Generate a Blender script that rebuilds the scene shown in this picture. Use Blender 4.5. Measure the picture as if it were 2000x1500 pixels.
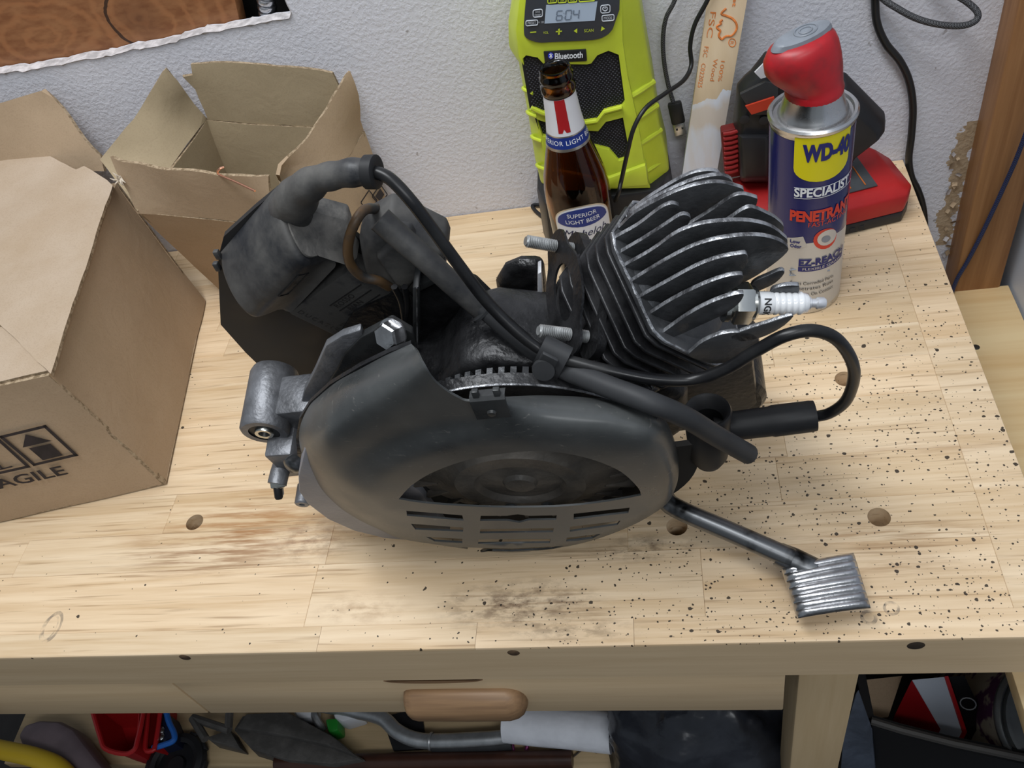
import bpy, bmesh, math, random
from math import sin, cos, pi, radians, sqrt, atan2
from mathutils import Vector, Matrix, noise
from mathutils.geometry import delaunay_2d_cdt

for o in list(bpy.data.objects):
    bpy.data.objects.remove(o, do_unlink=True)
scene = bpy.context.scene
COL = scene.collection
random.seed(7)

# ------------------------------------------------------------------ camera
# world: bench top is z = 0, its front edge y = 0, its right edge x = 0 (metres)
FPX = 1683.126
YAW, PIT, ROL = radians(-17.19), radians(47.113), radians(-17.556)
CAM = Vector((-0.235, -0.264, 0.587))
FW = Vector((sin(YAW)*cos(PIT), cos(YAW)*cos(PIT), -sin(PIT)))
_r0 = Vector((cos(YAW), -sin(YAW), 0)); _u0 = _r0.cross(FW)
CR = cos(ROL)*_r0 + sin(ROL)*_u0
CU = -sin(ROL)*_r0 + cos(ROL)*_u0
cam_data = bpy.data.cameras.new('camera')
cam = bpy.data.objects.new('camera', cam_data); COL.objects.link(cam)
cam_data.sensor_fit = 'HORIZONTAL'; cam_data.sensor_width = 36.0
cam_data.lens = 36.0*FPX/2000.0
cam_data.clip_start = 0.01; cam_data.clip_end = 50
cam.matrix_world = Matrix(((CR.x, CU.x, -FW.x, CAM.x), (CR.y, CU.y, -FW.y, CAM.y), (CR.z, CU.z, -FW.z, CAM.z), (0, 0, 0, 1)))
scene.camera = cam

# ------------------------------------------------------------------ light
world = bpy.data.worlds.new('world'); scene.world = world; world.use_nodes = True
bg = world.node_tree.nodes['Background']
bg.inputs[0].default_value = (0.80, 0.90, 1.0, 1); bg.inputs[1].default_value = 0.22
def area(name, loc, target, sx, sy, power, col):
    l = bpy.data.lights.new(name, 'AREA'); l.shape = 'RECTANGLE'; l.size = sx; l.size_y = sy
    l.energy = power; l.color = col
    o = bpy.data.objects.new(name, l); COL.objects.link(o); o.location = loc
    o.rotation_euler = (Vector(target)-Vector(loc)).to_track_quat('-Z', 'Y').to_euler()
    return o
area('ceiling_or_fill_lamp', (-0.62, 0.02, 1.62), (-0.45, 0.16, 0.0), 1.2, 0.35, 23.0, (0.94, 0.97, 1.0))
area('ceiling_or_fill_lamp', (0.25, -1.3, 1.7), (-0.3, 0.2, 0.0), 1.2, 0.35, 13.0, (0.94, 0.97, 1.0))  # front fill, added to brighten the apron and side ledge
scene.view_settings.view_transform = 'Standard'
scene.view_settings.look = 'None'
scene.view_settings.exposure = 0.0
scene.view_settings.gamma = 1.0
scene.view_settings.use_curve_mapping = False

# ------------------------------------------------------------------ helpers: place
def ray(px, py):
    return FW + (px-1000)/FPX*CR + (750-py)/FPX*CU
def at(px, py, x=None, y=None, z=None):
    """point of the place seen at a photo pixel, on the plane x=, y= or z="""
    d = ray(px, py)
    if z is not None: t = (z-CAM.z)/d.z
    elif y is not None: t = (y-CAM.y)/d.y
    else: t = (x-CAM.x)/d.x
    return CAM + t*d
# engine frame: EX right, EV up along the fan cover, EN out of the cover towards the front
TL = radians(11.5)
EX = Vector((1, 0, 0)); EV = Vector((0, -sin(TL), cos(TL))); EN = Vector((0, -cos(TL), -sin(TL)))
EO = at(1015, 985, y=0.047)
def E(a, b, d): return EO + a*EX + b*EV + d*EN
def en(px, py, d):
    dr = ray(px, py)
    return CAM + (((EO+d*EN)-CAM).dot(EN)/dr.dot(EN))*dr
def plane_at(px, py, O, N):
    dr = ray(px, py)
    return CAM + ((O-CAM).dot(N)/dr.dot(N))*dr

# ------------------------------------------------------------------ helpers: mesh
def lerp(a, b, t): return a+(b-a)*t
class MB:
    """collects verts and faces of one mesh (world coordinates)"""
    def __init__(s): s.v = []; s.f = []
    def add(s, vs, fs):
        n = len(s.v); s.v += [Vector(v) for v in vs]; s.f += [tuple(i+n for i in f) for f in fs]; return s
    def box(s, c, size, R=None):
        c = Vector(c); hx, hy, hz = [k/2 for k in size]
        vs = [Vector((sx*hx, sy*hy, sz*hz)) for sz in (-1, 1) for sx, sy in ((-1, -1), (1, -1), (1, 1), (-1, 1))]
        if R is not None: vs = [R @ v for v in vs]
        return s.add([v+c for v in vs], [(3, 2, 1, 0), (4, 5, 6, 7), (0, 1, 5, 4), (1, 2, 6, 5), (2, 3, 7, 6), (3, 0, 4, 7)])
    def prism(s, poly, vec):
        n = len(poly); vec = Vector(vec); p = [Vector(q) for q in poly]
        return s.add(p+[q+vec for q in p], [tuple(range(n))[::-1], tuple(range(n, 2*n))]+[(i, (i+1) % n, n+(i+1) % n, n+i) for i in range(n)])
    def loft(s, rings, caps=True, closed=True):
        n = len(rings[0]); vs = [Vector(p) for r in rings for p in r]; fs = []
        for k in range(len(rings)-1):
            for i in range(n if closed else n-1):
                j = (i+1) % n
                fs.append((k*n+i, k*n+j, (k+1)*n+j, (k+1)*n+i))
        if caps:
            fs.append(tuple(range(n))[::-1]); fs.append(tuple(range((len(rings)-1)*n, len(rings)*n)))
        return s.add(vs, fs)
    def lathe(s, prof, o, axis, n=32, cap=True, arc=None):
        """prof: (radius, height along axis)"""
        a = Vector(axis).normalized(); q = Vector((0, 0, 1)).rotation_difference(a); o = Vector(o)
        rings = [[o + q @ Vector((r*cos(2*pi*i/n), r*sin(2*pi*i/n), h)) for i in range(n)] for r, h in prof]
        return s.loft(rings, caps=cap)
    def tube(s, pts, r, n=12, caps=True, flat=None):
        pts = [Vector(p) for p in pts]; m = len(pts); rr = r if isinstance(r, (list, tuple)) else [r]*m
        t0 = (pts[1]-pts[0]).normalized(); up = t0.orthogonal().normalized(); rings = []
        for i in range(m):
            t = (pts[min(i+1, m-1)]-pts[max(i-1, 0)]).normalized()
            up = (up - t*up.dot(t)).normalized(); sd = t.cross(up)
            rings.append([pts[i] + rr[i]*(cos(2*pi*k/n)*up + sin(2*pi*k/n)*sd) for k in range(n)])
        return s.loft(rings, caps=caps)
def spline(pts, per=8):
    """Catmull-Rom through the points"""
    p = [Vector(q) for q in pts]; p = [p[0]*2-p[1]]+p+[p[-1]*2-p[-2]]; out = []
    for i in range(1, len(p)-2):
        for k in range(per):
            t = k/per; a, b, c, d = p[i-1], p[i], p[i+1], p[i+2]
            out.append(0.5*((2*b)+(c-a)*t+(2*a-5*b+4*c-d)*t*t+(-a+3*b-3*c+d)*t**3))
    out.append(p[-2]); return out
def spl2(pts, per=6, closed=False):
    p = [Vector((q[0], q[1], 0)) for q in pts]
    if closed:
        q = spline(p[-2:]+p+p[:3], per); return [(v.x, v.y) for v in q[2*per:2*per+len(p)*per]]
    return [(v.x, v.y) for v in spline(p, per)]

def root_of(o):
    while o.parent: o = o.parent
    return o
def obj(name, mb, mat, parent=None, smooth=None, bevel=0, seg=2, angle=35, merge=True, subsurf=0, label=None, recalc=True):
    me = bpy.data.meshes.new(name)
    org = Vector(root_of(parent)['_o']) if parent else Vector((0, 0, 0))
    bm = bmesh.new(); vs = [bm.verts.new(v-org) for v in mb.v]
    for f in mb.f:
        try: bm.faces.new([vs[i] for i in f])
        except ValueError: pass
    if merge: bmesh.ops.remove_doubles(bm, verts=bm.verts, dist=1e-6)
    if recalc: bmesh.ops.recalc_face_normals(bm, faces=bm.faces)
    if bevel:
        es = [e for e in bm.edges if len(e.link_faces) == 2 and e.calc_face_angle(0) > radians(angle)]
        bmesh.ops.bevel(bm, geom=es, offset=bevel, offset_type='OFFSET', segments=seg, profile=0.5, affect='EDGES', clamp_overlap=True)
    for f in bm.faces: f.smooth = True
    for e in bm.edges:
        e.smooth = not (len(e.link_faces) == 2 and e.calc_face_angle(0) > radians(angle if smooth is None else smooth))
    bm.to_mesh(me); bm.free()
    o = bpy.data.objects.new(name, me); COL.objects.link(o)
    if isinstance(mat, (list, tuple)):
        for m in mat: me.materials.append(m)
    else: me.materials.append(mat)
    if parent: o.parent = parent
    if subsurf:
        m = o.modifiers.new('sub', 'SUBSURF'); m.levels = subsurf; m.render_levels = subsurf
    if label: o['label'] = label
    return o
def thing(name, label, cat, loc, group=None):
    o = bpy.data.objects.new(name, None); COL.objects.link(o); o.location = loc; o.empty_display_size = 0.02
    o['label'] = label; o['category'] = cat; o['_o'] = tuple(loc)
    if group: o['group'] = group
    return o
def tag(o, label, cat, group=None):
    o['label'] = label; o['category'] = cat
    if group: o['group'] = group
    return o
def struct(o):
    o['kind'] = 'structure'; return o

def inside(p, poly):
    x, y = p; c = False; n = len(poly); j = n-1
    for i in range(n):
        xi, yi = poly[i]; xj, yj = poly[j]
        if (yi > y) != (yj > y) and x < (xj-xi)*(y-yi)/(yj-yi)+xi: c = not c
        j = i
    return c
def pdist(p, poly):
    x, y = p; b = 1e9; n = len(poly)
    for i in range(n):
        ax, ay = poly[i]; bx, by = poly[(i+1) % n]; dx, dy = bx-ax, by-ay; L = dx*dx+dy*dy
        t = 0 if L == 0 else max(0, min(1, ((x-ax)*dx+(y-ay)*dy)/L))
        b = min(b, (x-ax-t*dx)**2+(y-ay-t*dy)**2)
    return sqrt(b)
def resample(poly, step, closed=True):
    out = []; n = len(poly)
    for i in range(n if closed else n-1):
        a = poly[i]; b = poly[(i+1) % n]; L = sqrt((b[0]-a[0])**2+(b[1]-a[1])**2); k = max(1, int(round(L/step)))
        for j in range(k): out.append((lerp(a[0], b[0], j/k), lerp(a[1], b[1], j/k)))
    return out
def cdt(outline, holes=(), grid=0.005, extra=(), edge=None):
    """triangulated 2-D region with holes; returns verts2d, faces"""
    edge = edge or grid
    loops = [resample(outline, edge)]+[resample(h, edge*0.7) for h in holes]
    pts = []; edges = []
    for lp in loops:
        n0 = len(pts); pts += lp; edges += [(n0+i, n0+(i+1) % len(lp)) for i in range(len(lp))]
    xs = [p[0] for p in outline]; ys = [p[1] for p in outline]
    j = 0; y = min(ys)+grid/2
    while y < max(ys):
        x = min(xs)+(grid/2 if j % 2 else grid)
        while x < max(xs):
            p = (x, y)
            if inside(p, outline) and pdist(p, loops[0]) > grid*0.45 and not any(inside(p, h) or pdist(p, h) < grid*0.4 for h in holes): pts.append(p)
            x += grid
        y += grid*0.87; j += 1
    pts += [p for p in extra if inside(p, outline) and not any(inside(p, h) for h in holes)]
    v, e, f, *_ = delaunay_2d_cdt([Vector(p) for p in pts], edges, [], 0, 1e-7)
    fs = []
    for t in f:
        c = (sum(v[i].x for i in t)/len(t), sum(v[i].y for i in t)/len(t))
        if inside(c, loops[0]) and not any(inside(c, h) for h in loops[1:]): fs.append(tuple(t))
    return [(q.x, q.y) for q in v], fs
def plate(mb, verts2, faces, fmap, thick=0.0, nrm=None):
    """lays a 2-D triangulation out in space with fmap((u,v)) and gives it thickness along -normal"""
    P = [Vector(fmap(q)) for q in verts2]
    if not thick: return mb.add(P, faces)
    N = [Vector((0, 0, 0)) for _ in P]
    for f in faces:
        k = (P[f[1]]-P[f[0]]).cross(P[f[2]]-P[f[0]])
        for i in f: N[i] += k
    if nrm is not None: N = [Vector(nrm) for _ in P]
    B = [p-thick*n.normalized() if n.length > 0 else p for p, n in zip(P, N)]
    m = len(P); fs = list(faces)+[tuple(i+m for i in reversed(f)) for f in faces]
    cnt = {}
    for f in faces:
        for i in range(len(f)): a, b = f[i], f[(i+1) % len(f)]; cnt[(a, b)] = 1
    for (a, b) in cnt:
        if (b, a) not in cnt: fs.append((b, a, a+m, b+m))
    return mb.add(P+B, fs)

# lettering: font outlines turned into a flat mesh
def text_tris(body, size, bold=0.0, shear=0.0, align='CENTER', spacing=1.0, sub=None):
    cu = bpy.data.curves.new('lettering', 'FONT'); cu.body = body; cu.size = size; cu.offset = bold; cu.shear = shear
    cu.align_x = align; cu.align_y = 'CENTER'; cu.space_character = spacing; cu.resolution_u = 3
    o = bpy.data.objects.new('lettering_tmp', cu); COL.objects.link(o)
    dg = bpy.context.evaluated_depsgraph_get(); ev = o.evaluated_get(dg); me = ev.to_mesh()
    bm = bmesh.new(); bm.from_mesh(me); ev.to_mesh_clear()
    bpy.data.objects.remove(o, do_unlink=True); bpy.data.curves.remove(cu)
    bmesh.ops.triangulate(bm, faces=bm.faces)
    if sub:
        for _ in range(3):
            es = [e for e in bm.edges if e.calc_length() > sub]
            if not es: break
            bmesh.ops.subdivide_edges(bm, edges=es, cuts=1); bmesh.ops.triangulate(bm, faces=bm.faces)
    bm.verts.ensure_lookup_table(); bm.verts.index_update()
    v = [(q.co.x, q.co.y) for q in bm.verts]; f = [tuple(q.index for q in t.verts) for t in bm.faces]; bm.free()
    return v, f
def lettering(name, body, size, fmap, mat, parent, **k):
    v, f = text_tris(body, size, **k); mb = MB()
    xs = k.pop('fit', None)
    mb.add([fmap(q) for q in v], f)
    return obj(name, mb, mat, parent, recalc=False, merge=False)
def flat(O, U, V, off=0.0):
    O, U, V = Vector(O), Vector(U), Vector(V); n = U.cross(V).normalized()
    return lambda q: O + q[0]*U + q[1]*V + off*n

# ------------------------------------------------------------------ helpers: materials
def mat(name, col, rough=0.5, metal=0.0, var=0.0, scale=8.0, bump=0.0, bscale=60.0, col2=None, thresh=None, rvar=0.0, spec=0.5, trans=0.0, ior=1.45, coat=0.0, detail=4.0, soft=0.12, coords='Object'):
    m = bpy.data.materials.new(name); m.use_nodes = True; nt = m.node_tree; N = nt.nodes; L = nt.links
    b = N['Principled BSDF']
    b.inputs['Base Color'].default_value = (*col, 1); b.inputs['Roughness'].default_value = rough
    b.inputs['Metallic'].default_value = metal; b.inputs['Specular IOR Level'].default_value = spec
    b.inputs['Transmission Weight'].default_value = trans; b.inputs['IOR'].default_value = ior; b.inputs['Coat Weight'].default_value = coat
    tc = N.new('ShaderNodeTexCoord')
    if var or col2 or rvar:
        n = N.new('ShaderNodeTexNoise'); n.inputs['Scale'].default_value = scale; n.inputs['Detail'].default_value = detail; n.inputs['Roughness'].default_value = 0.6
        L.new(tc.outputs[coords], n.inputs['Vector'])
        r = N.new('ShaderNodeValToRGB'); L.new(n.outputs['Fac'], r.inputs['Fac'])
        th = 0.5 if thresh is None else thresh
        r.color_ramp.elements[0].position = th-soft; r.color_ramp.elements[1].position = th+soft
        c2 = col2 or tuple(c*(1+var) for c in col); c1 = col if col2 else tuple(c*(1-var) for c in col)
        r.color_ramp.elements[0].color = (*c1, 1); r.color_ramp.elements[1].color = (*c2, 1)
        L.new(r.outputs['Color'], b.inputs['Base Color'])
        if rvar:
            mr = N.new('ShaderNodeMapRange'); L.new(n.outputs['Fac'], mr.inputs['Value'])
            mr.inputs['From Min'].default_value = 0.3; mr.inputs['From Max'].default_value = 0.7
            mr.inputs['To Min'].default_value = rough-rvar; mr.inputs['To Max'].default_value = rough+rvar
            L.new(mr.outputs['Result'], b.inputs['Roughness'])
    if bump:
        n2 = N.new('ShaderNodeTexNoise'); n2.inputs['Scale'].default_value = bscale; n2.inputs['Detail'].default_value = 3
        L.new(tc.outputs[coords], n2.inputs['Vector'])
        bp = N.new('ShaderNodeBump'); bp.inputs['Strength'].default_value = bump; bp.inputs['Distance'].default_value = 0.002
        L.new(n2.outputs['Fac'], bp.inputs['Height']); L.new(bp.outputs['Normal'], b.inputs['Normal'])
    return m
def nodes(m):
    nt = m.node_tree; return nt.nodes, nt.links, nt.nodes['Principled BSDF']
def nmath(N, L, op, a, b=None, c=None):
    n = N.new('ShaderNodeMath'); n.operation = op
    for i, x in enumerate((a, b, c)):
        if x is None: continue
        if isinstance(x, (int, float)): n.inputs[i].default_value = x
        else: L.new(x, n.inputs[i])
    return n.outputs[0]
def nmix(N, L, fac, a, b, mode='MIX'):
    n = N.new('ShaderNodeMix'); n.data_type = 'RGBA'; n.blend_type = mode
    for s, x in ((0, fac), (6, a), (7, b)):
        if isinstance(x, (int, float)): n.inputs[s].default_value = x
        elif isinstance(x, tuple): n.inputs[s].default_value = (*x[:3], 1)
        else: L.new(x, n.inputs[s])
    return n.outputs[2]
def nramp(N, L, fac, stops):
    n = N.new('ShaderNodeValToRGB'); cr = n.color_ramp
    while len(cr.elements) < len(stops): cr.elements.new(0.5)
    for e, (p, c) in zip(cr.elements, stops):
        e.position = p; e.color = (c, c, c, 1) if isinstance(c, (int, float)) else (*c, 1)
    L.new(fac, n.inputs['Fac']); return n.outputs['Color']
def nnoise(N, L, vec, scale, detail=3, rough=0.5, dist=0.0):
    n = N.new('ShaderNodeTexNoise'); n.inputs['Scale'].default_value = scale; n.inputs['Detail'].default_value = detail
    n.inputs['Roughness'].default_value = rough; n.inputs['Distortion'].default_value = dist
    L.new(vec, n.inputs['Vector']); return n.outputs['Fac']
def nmap(N, L, vec, scale=(1, 1, 1), loc=(0, 0, 0), rot=(0, 0, 0)):
    n = N.new('ShaderNodeMapping'); n.inputs['Scale'].default_value = scale; n.inputs['Location'].default_value = loc; n.inputs['Rotation'].default_value = rot
    L.new(vec, n.inputs['Vector']); return n.outputs['Vector']
def srgb(r, g, b):
    f = lambda c: (c/255/12.92) if c/255 <= 0.04045 else ((c/255+0.055)/1.055)**2.4
    return (f(r), f(g), f(b))

# ================================================================== MATERIALS of the room
def wood_mat(name, c1, c2, grain=1.0, rough=0.55, specks=False, axis='x', dark=None):
    m = mat(name, c1, rough); N, L, B = nodes(m)
    g = N.new('ShaderNodeNewGeometry'); pos = g.outputs['Position']; oi = N.new('ShaderNodeObjectInfo')
    off = N.new('ShaderNodeVectorMath'); off.operation = 'ADD'; L.new(pos, off.inputs[0])
    cx = N.new('ShaderNodeCombineXYZ'); L.new(nmath(N, L, 'MULTIPLY', oi.outputs['Random'], 37.0), cx.inputs[0]); L.new(nmath(N, L, 'MULTIPLY', oi.outputs['Random'], 11.0), cx.inputs[1])
    L.new(cx.outputs[0], off.inputs[1]); v = off.outputs[0]
    s = (2.2, 45, 45) if axis == 'x' else ((45, 2.2, 45) if axis == 'y' else (45, 45, 2.2))
    gr = nnoise(N, L, nmap(N, L, v, tuple(k*grain for k in s)), 1.6, 4, 0.6, 0.6)
    fine = nnoise(N, L, nmap(N, L, v, tuple(k*grain*6 for k in s)), 1.0, 2, 0.6)
    f = nmath(N, L, 'ADD', nmath(N, L, 'MULTIPLY', gr, 0.75), nmath(N, L, 'MULTIPLY', fine, 0.25))
    col = nmix(N, L, nramp(N, L, f, [(0.33, 0.0), (0.62, 1.0)]), c1, c2)
    tint = nramp(N, L, oi.outputs['Random'], [(0.0, (0.94, 0.91, 0.86)), (0.5, (1.0, 1.0, 1.0)), (1.0, (1.05, 1.01, 0.97))])
    col = nmix(N, L, 1.0, col, tint, 'MULTIPLY')
    if specks:
        sx = N.new('ShaderNodeSeparateXYZ'); L.new(pos, sx.inputs[0])
        # dark pore streaks
        po = nnoise(N, L, nmap(N, L, v, (9, 260, 260)), 1.0, 2, 0.6)
        col = nmix(N, L, nmath(N, L, 'MULTIPLY', nramp(N, L, po, [(0.58, 0.0), (0.70, 1.0)]), 0.50), col, (0.26, 0.14, 0.055))
        # orange worn grain and dark oil stains, each with a centre of its own
        def spot(x, y, rx, ry):
            mp = nmap(N, L, pos, (1/rx, 1/ry, 1), (-x/rx, -y/ry, 0)); d = N.new('ShaderNodeVectorMath'); d.operation = 'LENGTH'
            sp = N.new('ShaderNodeSeparateXYZ'); L.new(mp, sp.inputs[0])
            q = nmath(N, L, 'SQRT', nmath(N, L, 'ADD', nmath(N, L, 'POWER', sp.outputs[0], 2), nmath(N, L, 'POWER', sp.outputs[1], 2)))
            return q
        blot = nnoise(N, L, nmap(N, L, pos, (60, 130, 60)), 1.0, 5, 0.65)
        str_ = nnoise(N, L, nmap(N, L, pos, (14, 190, 60)), 1.0, 4, 0.65)
        for (x, y, rx, ry, c, a, tex) in ((-0.375, 0.034, 0.075, 0.026, (0.10, 0.045, 0.02), 0.8, blot), (-0.33, 0.012, 0.06, 0.012, (0.10, 0.05, 0.02), 0.5, blot), (-0.62, 0.115, 0.14, 0.05, (0.36, 0.16, 0.045), 0.8, str_), (-0.66, 0.09, 0.10, 0.03, (0.25, 0.12, 0.05), 0.75, str_),
                                         (-0.60, 0.22, 0.06, 0.09, (0.42, 0.22, 0.08), 0.5, str_), (-0.10, 0.08, 0.10, 0.016, (0.33, 0.17, 0.06), 0.7, str_), (-0.06, 0.155, 0.12, 0.012, (0.40, 0.24, 0.12), 0.5, str_), (-0.28, 0.078, 0.05, 0.015, (0.08, 0.04, 0.02), 0.7, blot), (-0.11, 0.055, 0.09, 0.012, (0.36, 0.20, 0.08), 0.55, str_), (-0.56, 0.10, 0.05, 0.03, (0.2, 0.1, 0.05), 0.6, blot), (-0.50, 0.035, 0.05, 0.018, (0.3, 0.16, 0.07), 0.4, blot)):
            q = spot(x, y, rx, ry)
            k = nmath(N, L, 'MULTIPLY', nramp(N, L, q, [(0.15, 1.0), (1.0, 0.0)]), nramp(N, L, tex, [(0.44, 0.0), (0.62, 1.0)]))
            col = nmix(N, L, nmath(N, L, 'MULTIPLY', k, a), col, c)
        # black oil specks, thick on the right
        dens = nmath(N, L, 'MULTIPLY', nramp(N, L, nmath(N, L, 'ADD', sx.outputs[0], 1.0), [(0.45, 0.05), (0.62, 0.35), (0.78, 0.9), (1.0, 1.0)]), nramp(N, L, sx.outputs[1], [(0.0, 1.0), (0.22, 0.85), (0.36, 0.45), (0.5, 0.22)]))
        clump = nramp(N, L, nnoise(N, L, pos, 14, 2, 0.5), [(0.35, 0.35), (0.6, 1.0)])
        dens = nmath(N, L, 'MULTIPLY', dens, clump)
        for sc, rmax, p, keep in ((110, 0.18, 2.6, 0.48), (230, 0.22, 1.6, 0.50), (60, 0.115, 3.2, 0.30), (330, 0.27, 1.2, 0.28)):
            vo = N.new('ShaderNodeTexVoronoi'); vo.voronoi_dimensions = '2D'; vo.inputs['Scale'].default_value = sc; vo.inputs['Randomness'].default_value = 1
            wob = N.new('ShaderNodeVectorMath'); wob.operation = 'MULTIPLY_ADD'
            nn = N.new('ShaderNodeTexNoise'); nn.inputs['Scale'].default_value = 240; L.new(pos, nn.inputs['Vector'])
            L.new(nn.outputs['Color'], wob.inputs[0]); wob.inputs[1].default_value = (0.0035, 0.0018, 0); L.new(pos, wob.inputs[2])
            L.new(wob.outputs[0], vo.inputs['Vector'])
            sc_ = N.new('ShaderNodeSeparateColor'); L.new(vo.outputs['Color'], sc_.inputs[0])
            rad = nmath(N, L, 'MULTIPLY', nmath(N, L, 'POWER', sc_.outputs[0], p), rmax)
            on = nmath(N, L, 'LESS_THAN', sc_.outputs[1], nmath(N, L, 'MULTIPLY', dens, keep))
            hit = nmath(N, L, 'MULTIPLY', on, nmath(N, L, 'LESS_THAN', vo.outputs['Distance'], rad))
            col = nmix(N, L, nmath(N, L, 'MULTIPLY', hit, 0.93), col, (0.018, 0.012, 0.009))
        # ring marks left by cans and a thick pencil loop
        for (x, y, r, w, a, ex) in ((*at(1741, 1188, z=0)[:2], 0.0044, 0.0010, 0.6, 1), (*at(1697, 1206, z=0)[:2], 0.0044, 0.0012, 0.55, 1), (*at(102, 1224, z=0)[:2], 0.0125, 0.0018, 0.55, 0.6), (*at(96, 1226, z=0)[:2], 0.0115, 0.0012, 0.4, 0.6), (*at(1735, 502, z=0)[:2], 0.006, 0.0010, 0.0, 1)):
            sp = N.new('ShaderNodeSeparateXYZ'); L.new(nmap(N, L, pos, (1/ex, 1, 1), (-x/ex, -y, 0)), sp.inputs[0])
            q = nmath(N, L, 'SQRT', nmath(N, L, 'ADD', nmath(N, L, 'POWER', sp.outputs[0], 2), nmath(N, L, 'POWER', sp.outputs[1], 2)))
            k = nmath(N, L, 'LESS_THAN', nmath(N, L, 'ABSOLUTE', nmath(N, L, 'SUBTRACT', q, r)), w)
            k = nmath(N, L, 'MULTIPLY', k, nramp(N, L, nnoise(N, L, pos, 130, 2), [(0.38, 0.0), (0.6, 1.0)]))
            col = nmix(N, L, nmath(N, L, 'MULTIPLY', k, a), col, (0.10, 0.085, 0.08))
    if dark: col = nmix(N, L, 1.0, col, dark, 'MULTIPLY')
    L.new(col, B.inputs['Base Color'])
    bp = N.new('ShaderNodeBump'); bp.inputs['Strength'].default_value = 0.12; bp.inputs['Distance'].default_value = 0.001
    L.new(f, bp.inputs['Height']); L.new(bp.outputs['Normal'], B.inputs['Normal'])
    return m
M_TOP = wood_mat('bench_wood', (0.60, 0.425, 0.245), (0.78, 0.615, 0.42), specks=True, rough=0.42)
M_FRONT = wood_mat('bench_front_wood', (0.58, 0.425, 0.255), (0.66, 0.50, 0.315), rough=0.5)
M_LEG = wood_mat('bench_leg_wood', (0.54, 0.395, 0.22), (0.61, 0.46, 0.275), axis='z', rough=0.55)
M_INNER = mat('bench_inner_wood', (0.13, 0.085, 0.045), 0.7, var=0.2, scale=6)
M_HANDLE = wood_mat('handle_wood', (0.17, 0.10, 0.055), (0.34, 0.21, 0.11), rough=0.45)
M_SHELF = wood_mat('shelf_wood', (0.46, 0.34, 0.19), (0.58, 0.44, 0.26), rough=0.6)
M_PLY = wood_mat('plywood', (0.74, 0.50, 0.24), (0.88, 0.69, 0.40), grain=0.45, rough=0.5)
M_POST = wood_mat('post_wood', (0.21, 0.095, 0.034), (0.33, 0.17, 0.07), axis='z', rough=0.5)

M_WALL = mat('white_textured_wall', (0.60, 0.60, 0.64), 0.75)
N, L, B = nodes(M_WALL)
g = N.new('ShaderNodeNewGeometry'); pos = g.outputs['Position']
n1 = nnoise(N, L, pos, 250, 3, 0.55, 0.2)
n2 = nnoise(N, L, pos, 420, 2, 0.5)
h = nmath(N, L, 'ADD', nramp(N, L, n1, [(0.42, 0.0), (0.62, 1.0)]), nmath(N, L, 'MULTIPLY', n2, 0.25))
bp = N.new('ShaderNodeBump'); bp.inputs['Strength'].default_value = 0.21; bp.inputs['Distance'].default_value = 0.0022
L.new(h, bp.inputs['Height']); L.new(bp.outputs['Normal'], B.inputs['Normal'])
sx = N.new('ShaderNodeSeparateXYZ'); L.new(pos, sx.inputs[0])
# torn strip beside the post: brown paper showing through
wv = nmath(N, L, 'MULTIPLY', nmath(N, L, 'SUBTRACT', nnoise(N, L, pos, 38, 4, 0.65), 0.5), 0.055)
dx = nmath(N, L, 'ABSOLUTE', nmath(N, L, 'ADD', nmath(N, L, 'SUBTRACT', sx.outputs[0], 0.058), wv))
m1 = nmath(N, L, 'LESS_THAN', dx, 0.0105)
m2 = nmath(N, L, 'MULTIPLY', nmath(N, L, 'LESS_THAN', sx.outputs[2], 0.035), nmath(N, L, 'GREATER_THAN', sx.outputs[2], -0.125))
br = nmix(N, L, nnoise(N, L, pos, 90, 3), (0.30, 0.20, 0.11), (0.50, 0.40, 0.28))
base = nmix(N, L, nnoise(N, L, pos, 12, 4), (0.605, 0.605, 0.655), (0.665, 0.66, 0.70))
dirt = nmath(N, L, 'GREATER_THAN', nnoise(N, L, pos, 75, 2), 0.755)
base = nmix(N, L, nmath(N, L, 'MULTIPLY', dirt, 0.55), base, (0.22, 0.19, 0.17))
L.new(nmix(N, L, nmath(N, L, 'MULTIPLY', m1, m2), base, br), B.inputs['Base Color'])
M_PLASTER = mat('plaster_edge', (0.56, 0.53, 0.53), 0.9, var=0.25, scale=90, bump=0.6, bscale=160)
M_PAPER = mat('torn_paper', (0.42, 0.31, 0.20), 0.85, var=0.3, scale=50)
M_PAINT = mat('bluish_paint', (0.50, 0.55, 0.64), 0.45)
M_FLOOR = mat('dark_floor', (0.035, 0.030, 0.028), 0.7, var=0.3, scale=5)
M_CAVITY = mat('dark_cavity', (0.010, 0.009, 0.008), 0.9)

# old brown board behind the hole in the wall: curved figure around knots
M_OLD = mat('old_brown_board', (0.3, 0.13, 0.05), 0.42)
N, L, B = nodes(M_OLD)
g = N.new('ShaderNodeNewGeometry'); pos = g.outputs['Position']
k1 = at(270, 40, y=0.535); k2 = at(85, 75, y=0.535)
def knot(k, sx_, sz_):
    sp = N.new('ShaderNodeSeparateXYZ'); L.new(nmap(N, L, pos, (1/sx_, 1, 1/sz_), (-k.x/sx_, 0, -k.z/sz_)), sp.inputs[0])
    return nmath(N, L, 'SQRT', nmath(N, L, 'ADD', nmath(N, L, 'POWER', sp.outputs[0], 2), nmath(N, L, 'POWER', sp.outputs[2], 2)))
warp = nmath(N, L, 'MULTIPLY', nnoise(N, L, pos, 14, 4, 0.6, 0.6), 1.9)
d1 = knot(k1, 0.034, 0.030); d2 = knot(k2, 0.05, 0.02)
d = nmath(N, L, 'ADD', nmath(N, L, 'MINIMUM', d1, d2), warp)
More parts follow.
